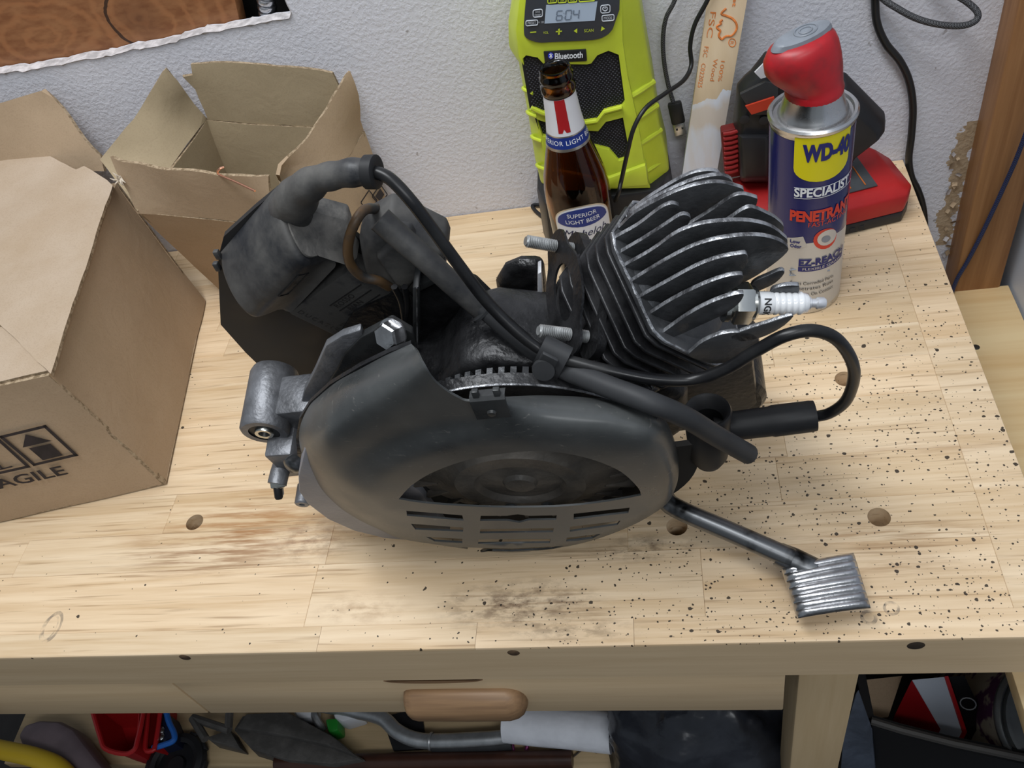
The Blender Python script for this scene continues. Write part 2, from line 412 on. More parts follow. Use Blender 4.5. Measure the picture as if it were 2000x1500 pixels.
wav = nmath(N, L, 'SINE', nmath(N, L, 'MULTIPLY', d, 11.0))
c = nmix(N, L, nramp(N, L, wav, [(0.0, 0.0), (1.0, 1.0)]), (0.21, 0.080, 0.030), (0.31, 0.125, 0.048))
c = nmix(N, L, nramp(N, L, nnoise(N, L, nmap(N, L, pos, (20, 20, 60)), 3, 4), [(0.35, 0.0), (0.7, 0.8)]), c, (0.33, 0.15, 0.062))
ringd = nmath(N, L, 'ABSOLUTE', nmath(N, L, 'SUBTRACT', nmath(N, L, 'ADD', d1, nmath(N, L, 'MULTIPLY', warp, 0.25)), 1.25))
left = N.new('ShaderNodeSeparateXYZ'); L.new(pos, left.inputs[0])
arc = nmath(N, L, 'MULTIPLY', nmath(N, L, 'LESS_THAN', ringd, 0.05), nmath(N, L, 'LESS_THAN', left.outputs[0], k1.x))
c = nmix(N, L, nmath(N, L, 'MULTIPLY', arc, 0.9), c, (0.025, 0.012, 0.008))
c = nmix(N, L, nramp(N, L, d1, [(0.0, 0.55), (0.9, 0.0)]), c, (0.10, 0.04, 0.02))
L.new(c, B.inputs['Base Color'])

# ================================================================== ROOM
D = 0.5225           # depth of the bench top = face of the back wall
hole_px = [(-260, 175), (-120, 160), (0, 143), (18, 139), (45, 138), (80, 131), (122, 125), (160, 116), (200, 110), (226, 105), (250, 98), (285, 92), (320, 86), (345, 80), (362, 73), (400, 63), (430, 59), (465, 52), (478, 48), (498, 46), (520, 42), (545, 37), (566, 33), (569, 24), (561, 8), (552, -12)]
hp = [at(x, y, y=D) for x, y in hole_px]
hole = [(p.x, p.z) for p in hp]
hole = [(x+0.0012*noise.noise(Vector((x*160, z*160, 0))), z+0.0016*noise.noise(Vector((x*190, 7, z*190)))) for x, z in resample(hole, 0.006, closed=False)]+[hole[-1]]
top = 0.42
hole_loop = hole+[(hole[-1][0], top), (hole[0][0], top)]
outline = [(-1.7, -0.9), (0.085, -0.9), (0.085, 0.95), (-1.7, 0.95)]
v2, f2 = cdt(outline, [hole_loop], grid=0.12, edge=0.12)
# the hole edge keeps its fine outline
def region(outline, holes):
    pts = list(outline); edges = [(i, (i+1) % len(outline)) for i in range(len(outline))]
    for h in holes:
        n0 = len(pts); pts += h; edges += [(n0+i, n0+(i+1) % len(h)) for i in range(len(h))]
    v, e, f, *_ = delaunay_2d_cdt([Vector(p) for p in pts], edges, [], 0, 1e-8); fs = []
    for t in f:
        c = (sum(v[i].x for i in t)/len(t), sum(v[i].y for i in t)/len(t))
        if inside(c, outline) and not any(inside(c, h) for h in holes): fs.append(tuple(t))
    return [(q.x, q.y) for q in v], fs
v2, f2 = region(outline, [hole_loop])
mb = plate(MB(), v2, f2, lambda q: (q[0], D+0.0005, q[1]), 0.014, nrm=(0, -1, 0))
wall = struct(obj('wall_back', mb, M_WALL))
wall['_o'] = (0, 0, 0)
wall['label'] = 'white textured plaster wall with a broken opening'
# crumbled plaster lip along the opening
mb = MB(); ring = []
lip = hole[::1]
rings = []
for i, (x, z) in enumerate(lip):
    w = 0.0004+0.0010*noise.noise(Vector((x*170, 3, z*170)))+0.0008*noise.noise(Vector((x*520, 8, z*520)))
    rings.append([Vector((x+dx_*w, D+dy_, z+dz_*w)) for dx_, dy_, dz_ in ((0, -0.0006, -1.6), (0, -0.0016, 0.1), (0, 0.003, 0.9), (0, 0.012, 1.1), (0, 0.010, -1))])
mb.loft(rings)
obj('plaster_lip', mb, M_PLASTER, wall)
# recessed brown board, cavity, and its ragged end
e0, e1 = at(455, -20, y=D+0.016), at(473, 60, y=D+0.016)
mb = MB(); mb.prism([(-1.45, D+0.0155, 0.06), (e1.x, D+0.0155, 0.06), (e1.x, D+0.0155, e1.z), (e0.x, D+0.0155, e0.z), (e0.x, D+0.0155, 0.5), (-1.45, D+0.0155, 0.5)], (0, 0.02, 0))
bo = obj('old_board', mb, M_OLD, None, bevel=0.0015)
tag(bo, 'old brown wooden board with knots behind the broken wall opening', 'board')
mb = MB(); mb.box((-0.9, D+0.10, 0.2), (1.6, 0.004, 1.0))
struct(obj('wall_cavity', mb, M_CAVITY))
# metal flexible conduit in the cavity
M_STEEL = mat('steel', (0.62, 0.63, 0.65), 0.28, 1.0, rvar=0.08, scale=30)
M_DSTEEL = mat('dark_steel', (0.20, 0.20, 0.21), 0.35, 1.0, rvar=0.1, scale=40)
a = at(517, -30, y=D+0.024); b = at(527, 56, y=D+0.024); d = (b-a).normalized(); L_ = (b-a).length
prof = []
k = 0; hgt = -0.02
while hgt < L_+0.04:
    prof += [(0.0066, hgt), (0.0092, hgt+0.0012), (0.0096, hgt+0.0034), (0.0092, hgt+0.0052), (0.0068, hgt+0.0060)]; hgt += 0.0064
mb = MB().lathe(prof, a, d, 24)
tag(obj('flexible_conduit', mb, M_STEEL), 'shiny ribbed metal conduit in the dark gap beside the brown board', 'conduit')

# wooden post, painted wall to its right, plywood ledge
pxl, pxr = 0.066, 0.1085
mb = MB().box(((pxl+pxr)/2+0.004, D-0.010, 0.1), (pxr-pxl+0.008, 0.045, 1.9))
trim = struct(obj('trim_1', mb, M_POST, bevel=0.003)); trim['label'] = 'brown wooden post beside the wall'
mb = MB().box((0.128+0.01, 0.2, 0.1), (0.02, 0.75, 1.9))
struct(obj('wall_right', mb, M_PAINT))['label'] = 'pale blue painted surface right of the post'
mb = MB().box((-0.3, 0.0, -0.88), (5, 5, 0.02))
struct(obj('floor', mb, M_FLOOR))
lz = -0.168
mb = MB().box((0.0645, 0.20, lz-0.009), (0.122, 0.585, 0.018))
led = obj('plywood_ledge', mb, M_PLY, bevel=0.0012)
tag(led, 'yellowish plywood ledge beside the right end of the workbench', 'shelf')
led['_o'] = (0, 0, 0)
M_STEELD = mat('nail_dark', (0.03, 0.025, 0.02), 0.5)
p = at(1906, 678, z=lz); mb = MB().lathe([(0.0, 0.0006), (0.003, 0.0005), (0.004, 0.0)], p, (0, 0, 1), 12)
obj('knot_hole', mb, M_STEELD, led)
# curled flakes of plaster and paper on the torn strip
random.seed(3)
for k in range(16):
    px, py = lerp(1868, 1838, k/15)+random.uniform(-12, 14), lerp(300, 500, k/15)+random.uniform(-6, 6)
    p = at(px, py, y=D-0.001); s = random.uniform(0.002, 0.0048); a = random.uniform(0, 6.3); mb = MB(); g0 = []
    for i in range(4):
        u = i/3; g0.append([p+Vector((s*(cos(a)*(u-0.5)-sin(a)*w), -0.0006-0.0018*u*u-0.0004*abs(w), s*(sin(a)*(u-0.5)+cos(a)*w))) for w in (-0.8, 0.1, 0.7)])
    vs = [q for r in g0 for q in r]; fs = [(i*3+j, i*3+j+1, i*3+j+4, i*3+j+3) for i in range(3) for j in range(2)]
    mb.add(vs+[q+Vector((0, 0.0005, 0)) for q in vs], fs+[tuple(x+12 for x in reversed(f)) for f in fs])
    obj('plaster_flake', mb, M_PAPER if k % 3 else M_PLASTER, wall)

# ================================================================== WORKBENCH
bench = thing('workbench', 'light wooden workbench with butcher block top, dog holes and drawers', 'workbench', (-0.7, 0.26, -0.86))
XR, XE = 0.0, -0.036
rows = [0.0205, 0.0755, 0.1135, 0.155, 0.2113, 0.2513, 0.29, 0.33, 0.37, 0.41, 0.45, 0.486, D-0.0008]
HR = 0.0081
holes = [tuple(at(x, y, z=0)[:2]) for x, y in ((380, 1020), (1322, 1028), (1717, 1010), (1650, 740))]
holes.append((-0.40, 0.2313))
def stave(x0, x1, y0, y1, z0, z1, name='plank', m=None, c=0.0003):
    g_ = 0.00006; x0 += g_; x1 -= g_; y0 += g_; y1 -= g_
    hs = [h for h in holes if x0 < h[0] < x1 and y0 < h[1] < y1]
    mb = MB()
    if not hs:
        lo = [(x0, y0), (x1, y0), (x1, y1), (x0, y1)]; ti = [(x0+c, y0+c), (x1-c, y0+c), (x1-c, y1-c), (x0+c, y1-c)]
        mb.loft([[(x, y, z0) for x, y in lo], [(x, y, z1-c) for x, y in lo], [(x, y, z1) for x, y in ti]])
    else:
        rect = [(x0+c, y0+c), (x1-c, y0+c), (x1-c, y1-c), (x0+c, y1-c)]
        v, f = region(rect, [[(hx+HR*cos(2*pi*i/28), hy+HR*sin(2*pi*i/28)) for i in range(28)] for hx, hy in hs])
        mb.add([(x, y, z1) for x, y in v], f)
        n = 28
        for hx, hy in hs: mb.loft([[(hx+(HR)*cos(2*pi*i/n), hy+HR*sin(2*pi*i/n), z) for i in range(n)] for z in (z1, z1-0.0008, z0)], caps=False)
        lo = [(x0, y0), (x1, y0), (x1, y1), (x0, y1)]
        mb.loft([[(x, y, z0) for x, y in lo], [(x, y, z1-c) for x, y in lo], [(x, y, z1) for x, y in rect]], caps=False)
    return obj(name, mb, m or M_TOP, bench, recalc=not hs, merge=not hs)
random.seed(11)
TH = 0.026
for i in range(len(rows)-1):
    x = XE - random.uniform(0.12, 0.30); cuts = [XE]
    while x > -1.35:
        if all(abs(x-h[0]) > 0.02 for h in holes if rows[i] < h[1] < rows[i+1]): cuts.append(x); x -= random.uniform(0.22, 0.38)
        else: x -= 0.03
    cuts.append(-1.4)
    for j in range(len(cuts)-1): stave(cuts[j+1], cuts[j], rows[i], rows[i+1], -TH, 0)
# end board with a joint, and the front boards whose faces show
for y0, y1 in ((0.0, 0.268), (0.268, D-0.0008)): stave(XE, XR, y0 if y0 else 0.0205, y1, -TH, 0, 'end_board')
fr = [-1.4, -0.885, at(625, 1240, z=0).x, at(930, 1240, z=0).x, at(1238, 1235, z=0).x, 0.0]
AZ = -0.058
for j in range(len(fr)-1):
    x0, x1 = fr[j]+0.00012, fr[j+1]-0.00012
    mb = MB(); yz = [(0.0204, 0.0), (0.0012, 0.0), (0.0003, -0.0006), (0.0, -0.0018), (0.0, -0.0030), (0.0204, -0.0030)]
    mb.loft([[(x, y, z) for y, z in yz] for x in (x0, x1)])
    obj('front_board', mb, M_TOP, bench, angle=18)
mb = MB().loft([[(x, y, z) for y, z in ((0.0204, -0.0031), (0.0, -0.0031), (0.0, AZ+0.001), (0.001, AZ), (0.0204, AZ))] for x in (-1.4, 0.0)])
obj('apron', mb, M_FRONT, bench, angle=18)
# plugged and open bores in the front face
M_BORE = mat('bore', (0.03, 0.02, 0.012), 0.8); M_PLUG = mat('bore_plug', (0.09, 0.055, 0.03), 0.7, var=0.3, scale=200)
for (px, py, r, m) in ((361, 1284, 0.0042, M_PLUG), (1003, 1275, 0.0042, M_PLUG), (1789, 1261, 0.0052, M_BORE)):
    p = at(px, py, y=0.0); mb = MB().lathe([(0.0, 0.00035), (r, 0.00035), (r*1.12, 0.00002)], p, (0, -1, 0), 20); obj('bore_hole', mb, m, bench)
# drawers
def drawer(x0, x1, hx0, hx1):
    z0, z1 = -0.1345, -0.0605
    mb = MB().box(((x0+x1)/2, 0.0125, (z0+z1)/2), (x1-x0, 0.019, z1-z0))
    d = obj('drawer', mb, M_FRONT, bench, bevel=0.0012)
    mb = MB().box(((x0+x1)/2, 0.22, (z0+z1)/2+0.002), (x1-x0-0.012, 0.39, z1-z0-0.014)); obj('drawer_body', mb, M_INNER, d)
    # long rounded wooden pull
    zc = -0.1045; n = 20; rings = []
    for (t, s) in ((0.0, 0.25), (0.006, 0.55), (0.02, 0.80), (0.05, 0.94), (0.10, 1.0), (0.5, 1.02), (0.86, 1.0), (0.92, 0.9), (0.965, 0.72), (0.99, 0.45), (1.0, 0.2)):
        x = lerp(hx0, hx1, t); rings.append([(x, 0.0028-0.017*s*max(0, cos(2*pi*i/n)) + 0.004*min(0, cos(2*pi*i/n))*-1, zc+0.0215*s*sin(2*pi*i/n)) for i in range(n)])
    obj('handle', MB().loft(rings), M_HANDLE, d, angle=80)
    # finger scoop above the pull
    return d
drawer(-1.29, -0.6925, -1.01, -0.906)
drawer(-0.6905, -0.183, -0.4905, -0.387)
c0, c1 = at(750, 1333, y=-0.0006), at(945, 1333, y=-0.0006)
mb = MB(); n = 16; up_ = [(lerp(c0.x, c1.x, i/n), AZ) for i in range(n+1)]
pts = [(x, -0.0003, AZ+0.0075*sqrt(max(0, 1-(2*i/n-1)**4))) for i, (x, _) in enumerate(up_)]
mb.loft([[(x, -0.0004, AZ-0.0002) for x, _ in up_], [(x, -0.0004, AZ-0.0055*sqrt(max(0, 1-(2*i/n-1)**2))) for i, (x, _) in enumerate(up_)], [(x, 0.004, AZ-0.0065*sqrt(max(0, 1-(2*i/n-1)**2))) for i, (x, _) in enumerate(up_)], [(x, 0.004, AZ-0.0002) for x, _ in up_]], closed=False, caps=False)
obj('finger_scoop', mb, M_HANDLE, bench)
# legs, rails, lower shelf
for x0, x1 in ((-0.1675, -0.1205), (-1.36, -1.31)):
    for y0, y1 in ((0.030, 0.085), (0.44, 0.495)):
        obj('leg', MB().box(((x0+x1)/2, (y0+y1)/2, (-0.86-0.027)/2), (x1-x0, y1-y0, 0.833)), M_LEG, bench, bevel=0.002)
obj('top_rail', MB().box((-0.144, 0.262, -0.058), (0.028, 0.355, 0.06)), M_LEG, bench, bevel=0.0015)
obj('side_skirt', MB().box((-0.0775, 0.024, -0.046), (0.085, 0.006, 0.036)), M_FRONT, bench, bevel=0.001)
SZ = -0.60
sh = [(-1.31, 0.100, 0.185), (-1.31, 0.187, 0.275), (-1.31, 0.277, 0.365), (-1.31, 0.367, 0.455)]
for x, y0, y1 in sh: obj('shelf_board', MB().box((-0.74, (y0+y1)/2, SZ-0.009), (1.14, y1-y0, 0.018)), M_SHELF, bench, bevel=0.001)

# ================================================================== SCOOTER ENGINE
M_BLK = mat('satin_black_enamel', (0.018, 0.019, 0.020), 0.34, col2=(0.05, 0.052, 0.052), scale=22, thresh=0.52, soft=0.22, rvar=0.12, detail=6)
M_COVER = mat('worn_fan_cover', (0.038, 0.041, 0.042), 0.34, col2=(0.090, 0.094, 0.093), scale=13, thresh=0.50, soft=0.2, rvar=0.10, detail=7, spec=0.5)
N, L, B = nodes(M_COVER)
tc = N.new('ShaderNodeTexCoord')
old = B.inputs['Base Color'].links[0].from_socket
scr = nnoise(N, L, nmap(N, L, tc.outputs['Object'], (30, 30, 90), rot=(0.4, 0.3, 0.9)), 3.5, 5, 0.7, 1.2)
c = nmix(N, L, nramp(N, L, scr, [(0.62, 0.0), (0.68, 0.5)]), old, (0.19, 0.18, 0.165))
L.new(c, B.inputs['Base Color'])
M_CAST = mat('cast_aluminium', (0.21, 0.215, 0.23), 0.45, 0.5, col2=(0.045, 0.045, 0.047), scale=20, thresh=0.55, soft=0.14, bump=0.25, bscale=300)
M_CASTD = mat('oily_dark_casting', (0.010, 0.010, 0.011), 0.36, 0.3, col2=(0.034, 0.034, 0.036), scale=28, thresh=0.56, soft=0.14, bump=0.45, bscale=170, rvar=0.12)
M_HEAD = mat('oiled_head_casting', (0.048, 0.050, 0.053), 0.38, 0.5, col2=(0.13, 0.133, 0.14), scale=24, thresh=0.55, soft=0.2, bump=0.2, bscale=260, rvar=0.1)
M_EDGE = mat('lit_worn_edge', (0.42, 0.43, 0.45), 0.4, 0.8, col2=(0.08, 0.08, 0.085), scale=90, thresh=0.52, soft=0.12, bump=0.3, bscale=400)  # bare metal, with the lit fin-edge highlight put into its colour
M_FIN = mat('black_iron_fins', (0.010, 0.010, 0.011), 0.32, 0.3, col2=(0.036, 0.036, 0.038), scale=26, thresh=0.56, soft=0.16, rvar=0.1, bump=0.15, bscale=300)
M_RUB = mat('black_rubber', (0.010, 0.010, 0.011), 0.5, spec=0.35, col2=(0.022, 0.022, 0.023), scale=20, thresh=0.55, soft=0.2, rvar=0.08)
M_RUBG = mat('grey_rubber', (0.030, 0.031, 0.033), 0.55, spec=0.35, var=0.15, scale=30)
M_CABLE = mat('cable_rubber', (0.007, 0.007, 0.008), 0.33, spec=0.4, col2=(0.018, 0.018, 0.018), scale=30, thresh=0.56, soft=0.16, rvar=0.08)
# dusty plastic: grey-brown dust settled on surfaces that look up
M_DUST = mat('dusty_plastic', (0.022, 0.023, 0.026), 0.5)
N, L, B = nodes(M_DUST)
tc = N.new('ShaderNodeTexCoord')
dn = nnoise(N, L, tc.outputs['Object'], 26, 6, 0.65); dn2 = nnoise(N, L, tc.outputs['Object'], 9, 3, 0.5)
f = nramp(N, L, nmath(N, L, 'ADD', nmath(N, L, 'MULTIPLY', dn, 0.5), nmath(N, L, 'MULTIPLY', dn2, 0.5)), [(0.42, 0.0), (0.62, 1.0)])
L.new(nmix(N, L, f, (0.016, 0.017, 0.020), (0.105, 0.100, 0.092)), B.inputs['Base Color'])
rr = N.new('ShaderNodeMapRange'); L.new(f, rr.inputs[0]); rr.inputs[3].default_value = 0.42; rr.inputs[4].default_value = 0.85; L.new(rr.outputs[0], B.inputs['Roughness'])
bp = N.new('ShaderNodeBump'); bp.inputs['Strength'].default_value = 0.2; bp.inputs['Distance'].default_value = 0.001; L.new(nnoise(N, L, tc.outputs['Object'], 260, 3), bp.inputs['Height']); L.new(bp.outputs['Normal'], B.inputs['Normal'])
M_DUSTY = mat('dust_coated_plastic', (0.150, 0.142, 0.130), 0.85, col2=(0.03, 0.031, 0.034), scale=30, thresh=0.60, soft=0.1, bump=0.2, bscale=300, detail=6)
M_PLATE = mat('black_sheet_metal', (0.018, 0.018, 0.019), 0.6, spec=0.3, col2=(0.036, 0.036, 0.036), scale=20, thresh=0.55, soft=0.18, rvar=0.1)
M_FLY = mat('dirty_flywheel', (0.050, 0.045, 0.039), 0.5, col2=(0.12, 0.105, 0.088), scale=30, thresh=0.5, soft=0.2, bump=0.5, bscale=140)
M_ALU = mat('worn_aluminium', (0.60, 0.60, 0.61), 0.32, 1.0, col2=(0.30, 0.30, 0.31), scale=60, thresh=0.56, soft=0.15, rvar=0.08, bump=0.1, bscale=500)
M_LEVER = mat('oily_lever', (0.16, 0.165, 0.17), 0.33, 0.9, col2=(0.012, 0.012, 0.012), scale=24, thresh=0.55, soft=0.05)
M_PLATING = mat('zinc_plating', (0.60, 0.60, 0.56), 0.25, 1.0, rvar=0.08, scale=60)
M_BRIGHT = mat('bright_nickel', (0.66, 0.67, 0.70), 0.3, 0.55)
M_WHITE = mat('white_ceramic', (0.80, 0.81, 0.82), 0.15, coat=0.4)
M_INK = mat('black_ink', (0.02, 0.02, 0.022), 0.6)
M_BROWNW = mat('brown_wire', (0.10, 0.055, 0.022), 0.5, col2=(0.03, 0.03, 0.03), scale=40, thresh=0.52, soft=0.1)
M_SILVER = mat('bright_gasket', (0.68, 0.69, 0.72), 0.5, 0.3, var=0.2, scale=60)
M_EMB = mat('embossed_print', (0.010, 0.010, 0.011), 0.5)

eng = thing('scooter_engine', 'black scooter engine with finned cylinder, fan cover and spark plug on the bench', 'engine', (-0.36, 0.16, 0.0))
def loc2(P): d = P-EO; return (d.dot(EX), d.dot(EV))
def ep(pts, d): return [en(x, y, d) for x, y in pts]
def zz(pts, ox, oy, s): return [(ox+x/s, oy+y/s) for x, y in pts]

# ---- fan cover: pressed sheet, bulged, with a fan opening and slots
top_l = [(604, 792), (623, 773), (657, 745), (701, 721), (748, 696), (783, 680), (803, 671)]
top_c = [(812, 682), (820, 700), (832, 722), (848, 744), (868, 761), (893, 776), (918, 784)]
top_r = [(984, 775), (1050, 772), (1122, 774), (1182, 779), (1230, 788), (1272, 800)]
right = [(1299, 820), (1314, 850), (1323, 886), (1326, 922), (1319, 954)]
bot = [(1302, 984), (1260, 1013), (1212, 1036), (1155, 1056), (1095, 1070), (1035, 1078), (975, 1079), (918, 1073), (855, 1064), (783, 1052), (736, 1032), (698, 1014), (660, 990), (626, 958)]
left = [(606, 924), (592, 895), (584, 859), (588, 826)]
def sm(x, a, b):
    t = max(0.0, min(1.0, (x-a)/(b-a))); return t*t*(3-2*t)
# the pressing is described over its traced front view: at every outline point the depth of the rolled edge and the width of the roll
ctrl = []
for pts, de, wd in ((top_r, [-0.014, -0.030, -0.034, -0.034, -0.033, -0.031], [60, 95, 100, 100, 95, 85]), (right, [-0.028, -0.025, -0.022, -0.018, -0.015], [70, 58, 48, 40, 30]),
                    (bot, [-0.013]*6+[-0.011]*3+[-0.014, -0.018, -0.020, -0.022, -0.024], [22, 16, 13, 11, 10, 9, 9, 10, 14, 26, 34, 38, 40, 42]), (left, [-0.027, -0.032, -0.037, -0.042], [46, 52, 64, 80]), (top_l, [-0.046, -0.047, -0.047, -0.046, -0.045, -0.044, -0.043], [95, 105, 110, 105, 95, 80, 66])):
    ctrl += [(x, y, d, w) for (x, y), d, w in zip(pts, de, wd)]
roll = []
for i in range(len(ctrl)-1):
    p = [ctrl[max(0, i-1)], ctrl[i], ctrl[i+1], ctrl[min(len(ctrl)-1, i+2)]]
    for k in range(5):
        t = k/5
        roll.append(tuple(0.5*((2*p[1][c])+(p[2][c]-p[0][c])*t+(2*p[0][c]-5*p[1][c]+4*p[2][c]-p[3][c])*t*t+(-p[0][c]+3*p[1][c]-3*p[2][c]+p[3][c])*t**3) for c in range(4)))
roll.append(ctrl[-1])
hornc = spl2([ctrl[-1][:2]]+top_c+[ctrl[0][:2]], 5)[1:-1]
cover_px = [(q[0], q[1]) for q in roll]+hornc
def cover_raw(p):
    x, y = p; b = 1e12; de = wd = 0
    for i in range(len(roll)-1):
        ax, ay, ad, aw = roll[i]; bx, by, bd, bw = roll[i+1]; dx, dy = bx-ax, by-ay; L_ = dx*dx+dy*dy
        t = 0 if L_ == 0 else max(0, min(1, ((x-ax)*dx+(y-ay)*dy)/L_)); q = (x-ax-t*dx)**2+(y-ay-t*dy)**2
        if q < b: b = q; de = ad+(bd-ad)*t; wd = aw+(bw-aw)*t
    s_ = sqrt(b); u = max(0.0, 1-s_/wd)
    return de*(1-sqrt(max(0.0, 1-u*u))), s_
def cover_d(p):
    d0, s_ = cover_raw(p); ro = min(s_*0.8, 26.0)
    if ro > 1.5: d0 = (d0*2+sum(cover_raw((p[0]+ro*cos(t), p[1]+ro*sin(t)))[0] for t in (0, 1.05, 2.09, 3.14, 4.19, 5.24)))/8
    # the volute on the left stands back a little from the flat fan ring
    r = sqrt(((p[0]-1015)/300)**2+((p[1]-985)/132)**2); d0 -= 0.005*sm(r, 0.95, 1.30)*sm(-(p[0]-1000)+0.35*(p[1]-900), -120, 120)
    return d0
opening = zz([(95, 850), (180, 760), (330, 670), (560, 590), (800, 550), (1000, 537), (1200, 555), (1380, 600), (1540, 670), (1650, 770), (1675, 825)], 750, 720, 3.3333)
opening = spl2(opening, 4)+spl2(zz([(1675, 826), (1450, 866), (1200, 895), (900, 905), (620, 900), (300, 880), (97, 852)], 750, 720, 3.3333), 3)[1:-1]
slots = [zz(s_, 750, 720, 3.3333) for s_ in (
    [(145, 925), (510, 955), (518, 990), (150, 958)], [(630, 958), (800, 958), (870, 948), (940, 958), (1125, 955), (1120, 985), (945, 987), (880, 1004), (800, 990), (625, 992)], [(1235, 945), (1600, 905), (1590, 940), (1235, 982)],
    [(175, 1010), (515, 1035), (515, 1062), (205, 1048)], [(625, 1045), (1105, 1038), (1100, 1065), (625, 1072)], [(1212, 1030), (1540, 990), (1520, 1018), (1210, 1062)],
    [(272, 1095), (510, 1108), (510, 1135), (330, 1125)], [(615, 1112), (1085, 1108), (1080, 1135), (612, 1140)], [(1190, 1102), (1415, 1075), (1360, 1105), (1185, 1125)],
    [(500, 1163), (830, 1172), (1170, 1153), (1100, 1174), (830, 1190), (580, 1184)])]
cover_px = resample(cover_px, 9.0)
extra = []
n = len(cover_px)
for off in (1.2, 3.2, 6.5, 11.5, 18.0):
    for i in range(n):
        p, q0, q1 = cover_px[i], cover_px[i-1], cover_px[(i+1) % n]; tx, ty = q1[0]-q0[0], q1[1]-q0[1]; l = sqrt(tx*tx+ty*ty) or 1
        for sg in (1, -1):
            c = (p[0]+sg*off*ty/l, p[1]-sg*off*tx/l)
            if inside(c, cover_px) and abs(pdist(c, cover_px)-off) < off*0.2: extra.append(c)
v2, f2 = cdt(cover_px, [opening]+slots, grid=12.5, extra=extra, edge=60)
mb = plate(MB(), v2, [tuple(reversed(f)) for f in f2], lambda q: en(q[0], q[1], cover_d(q)), 0.0014)
cover = obj('fan_cover', mb, M_COVER, eng, angle=50, recalc=False)
def on_cover(px, py, off=0.0): return en(px, py, cover_d((px, py))+off)
# clip on the rim, rubber grommet, screw
def hexbolt(name, p, axis, r, h, m, parent, washer=0.0, stud=0.0, socket=False):
    axis = Vector(axis).normalized(); mb = MB()
    if washer: mb.lathe([(washer, -0.0012), (washer, 0.0), (r*0.6, 0.0003)], p, axis, 24)
    q = Vector((0, 0, 1)).rotation_difference(axis)
    ring = lambda rr, hh: [p+q @ Vector((rr*cos(pi/3*i+0.3), rr*sin(pi/3*i+0.3), hh)) for i in range(6)]
    mb.loft([ring(r, 0.0), ring(r, h*0.82), ring(r*0.86, h)])
    if stud: mb.lathe([(stud, h*0.9), (stud, h+stud*1.6), (stud*0.8, h+stud*2)], p, axis, 16)
    return obj(name, mb, m, parent)
cl = on_cover(957, 786, 0.0005)
mb = MB(); w = 0.0095
prof = [(-0.004, 0.0065), (0.000, 0.0075), (0.0022, 0.006), (0.0030, 0.002), (0.0036, -0.0045), (0.0042, -0.0105)]
mb.loft([[cl+sx*w*EX+b_*EV+d_*EN for d_, b_ in prof]+[cl+sx*w*EX+(b_-0.0012)*EV+(d_-0.0012)*EN for d_, b_ in reversed(prof)] for sx in (-1, 1)])
clip = obj('rim_clip', mb, M_BLK, eng)
for sx in (-0.6, 0.6): obj('clip_tab', MB().box(cl+sx*w*EX+0.0085*EV-0.001*EN, (0.0035, 0.003, 0.006)), M_BLK, clip, bevel=0.0004)
obj('clip_boss', MB().lathe([(0.0, 0.0016), (0.0022, 0.0014), (0.0028, 0.0)], cl-0.0045*EV+0.0036*EN, EN, 16), M_BLK, clip)
g = on_cover(1266, 805)
obj('grommet', MB().lathe([(0.0062, -0.002), (0.0062, 0.0), (0.0062, 0.0014), (0.0045, 0.0026), (0.0030, 0.0020), (0.0, 0.0022)], g, (EV*0.8+EN*0.6), 24), M_RUB, eng)

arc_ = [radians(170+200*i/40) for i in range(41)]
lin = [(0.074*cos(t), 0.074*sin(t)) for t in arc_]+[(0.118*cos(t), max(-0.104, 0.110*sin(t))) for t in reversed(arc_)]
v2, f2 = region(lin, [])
obj('slot_shade_backing', plate(MB(), v2, f2, lambda q: E(q[0], q[1], -0.026), 0.004, nrm=EN), M_CAVITY, eng, recalc=False)  # dark sheet added so the cover slots look shaded inside
# ---- flywheel behind the opening
fo = E(0.0, 0.0, -0.0)
prof = [(0.0, -0.013), (0.010, -0.013), (0.012, -0.016), (0.028, -0.017), (0.031, -0.013), (0.044, -0.013), (0.048, -0.017), (0.062, -0.021), (0.074, -0.024), (0.078, -0.030), (0.078, -0.045), (0.0, -0.045)]
fly = obj('flywheel', MB().lathe(prof, fo, EN, 64), M_FLY, eng, angle=40)
for k in range(24):
    an = 2*pi*k/24+0.08; er = cos(an)*EX+sin(an)*EV; et = -sin(an)*EX+cos(an)*EV
    mb = MB(); c = fo+0.070*er-0.020*EN; t = et*0.0012
    poly = [fo+0.060*er-0.020*EN, fo+0.080*er-0.021*EN+0.003*et, fo+0.080*er-0.034*EN+0.003*et, fo+0.060*er-0.026*EN]
    mb.prism([p-t for p in poly], t*2); obj('fan_blade', mb, M_FLY, fly)
for an in (-1.95, -1.25): obj('rivet', MB().lathe([(0.0, 0.0022), (0.0035, 0.002), (0.0048, 0.0)], fo+0.038*(cos(an)*EX+sin(an)*EV)-0.013*EN, EN, 18), M_BLK, fly)
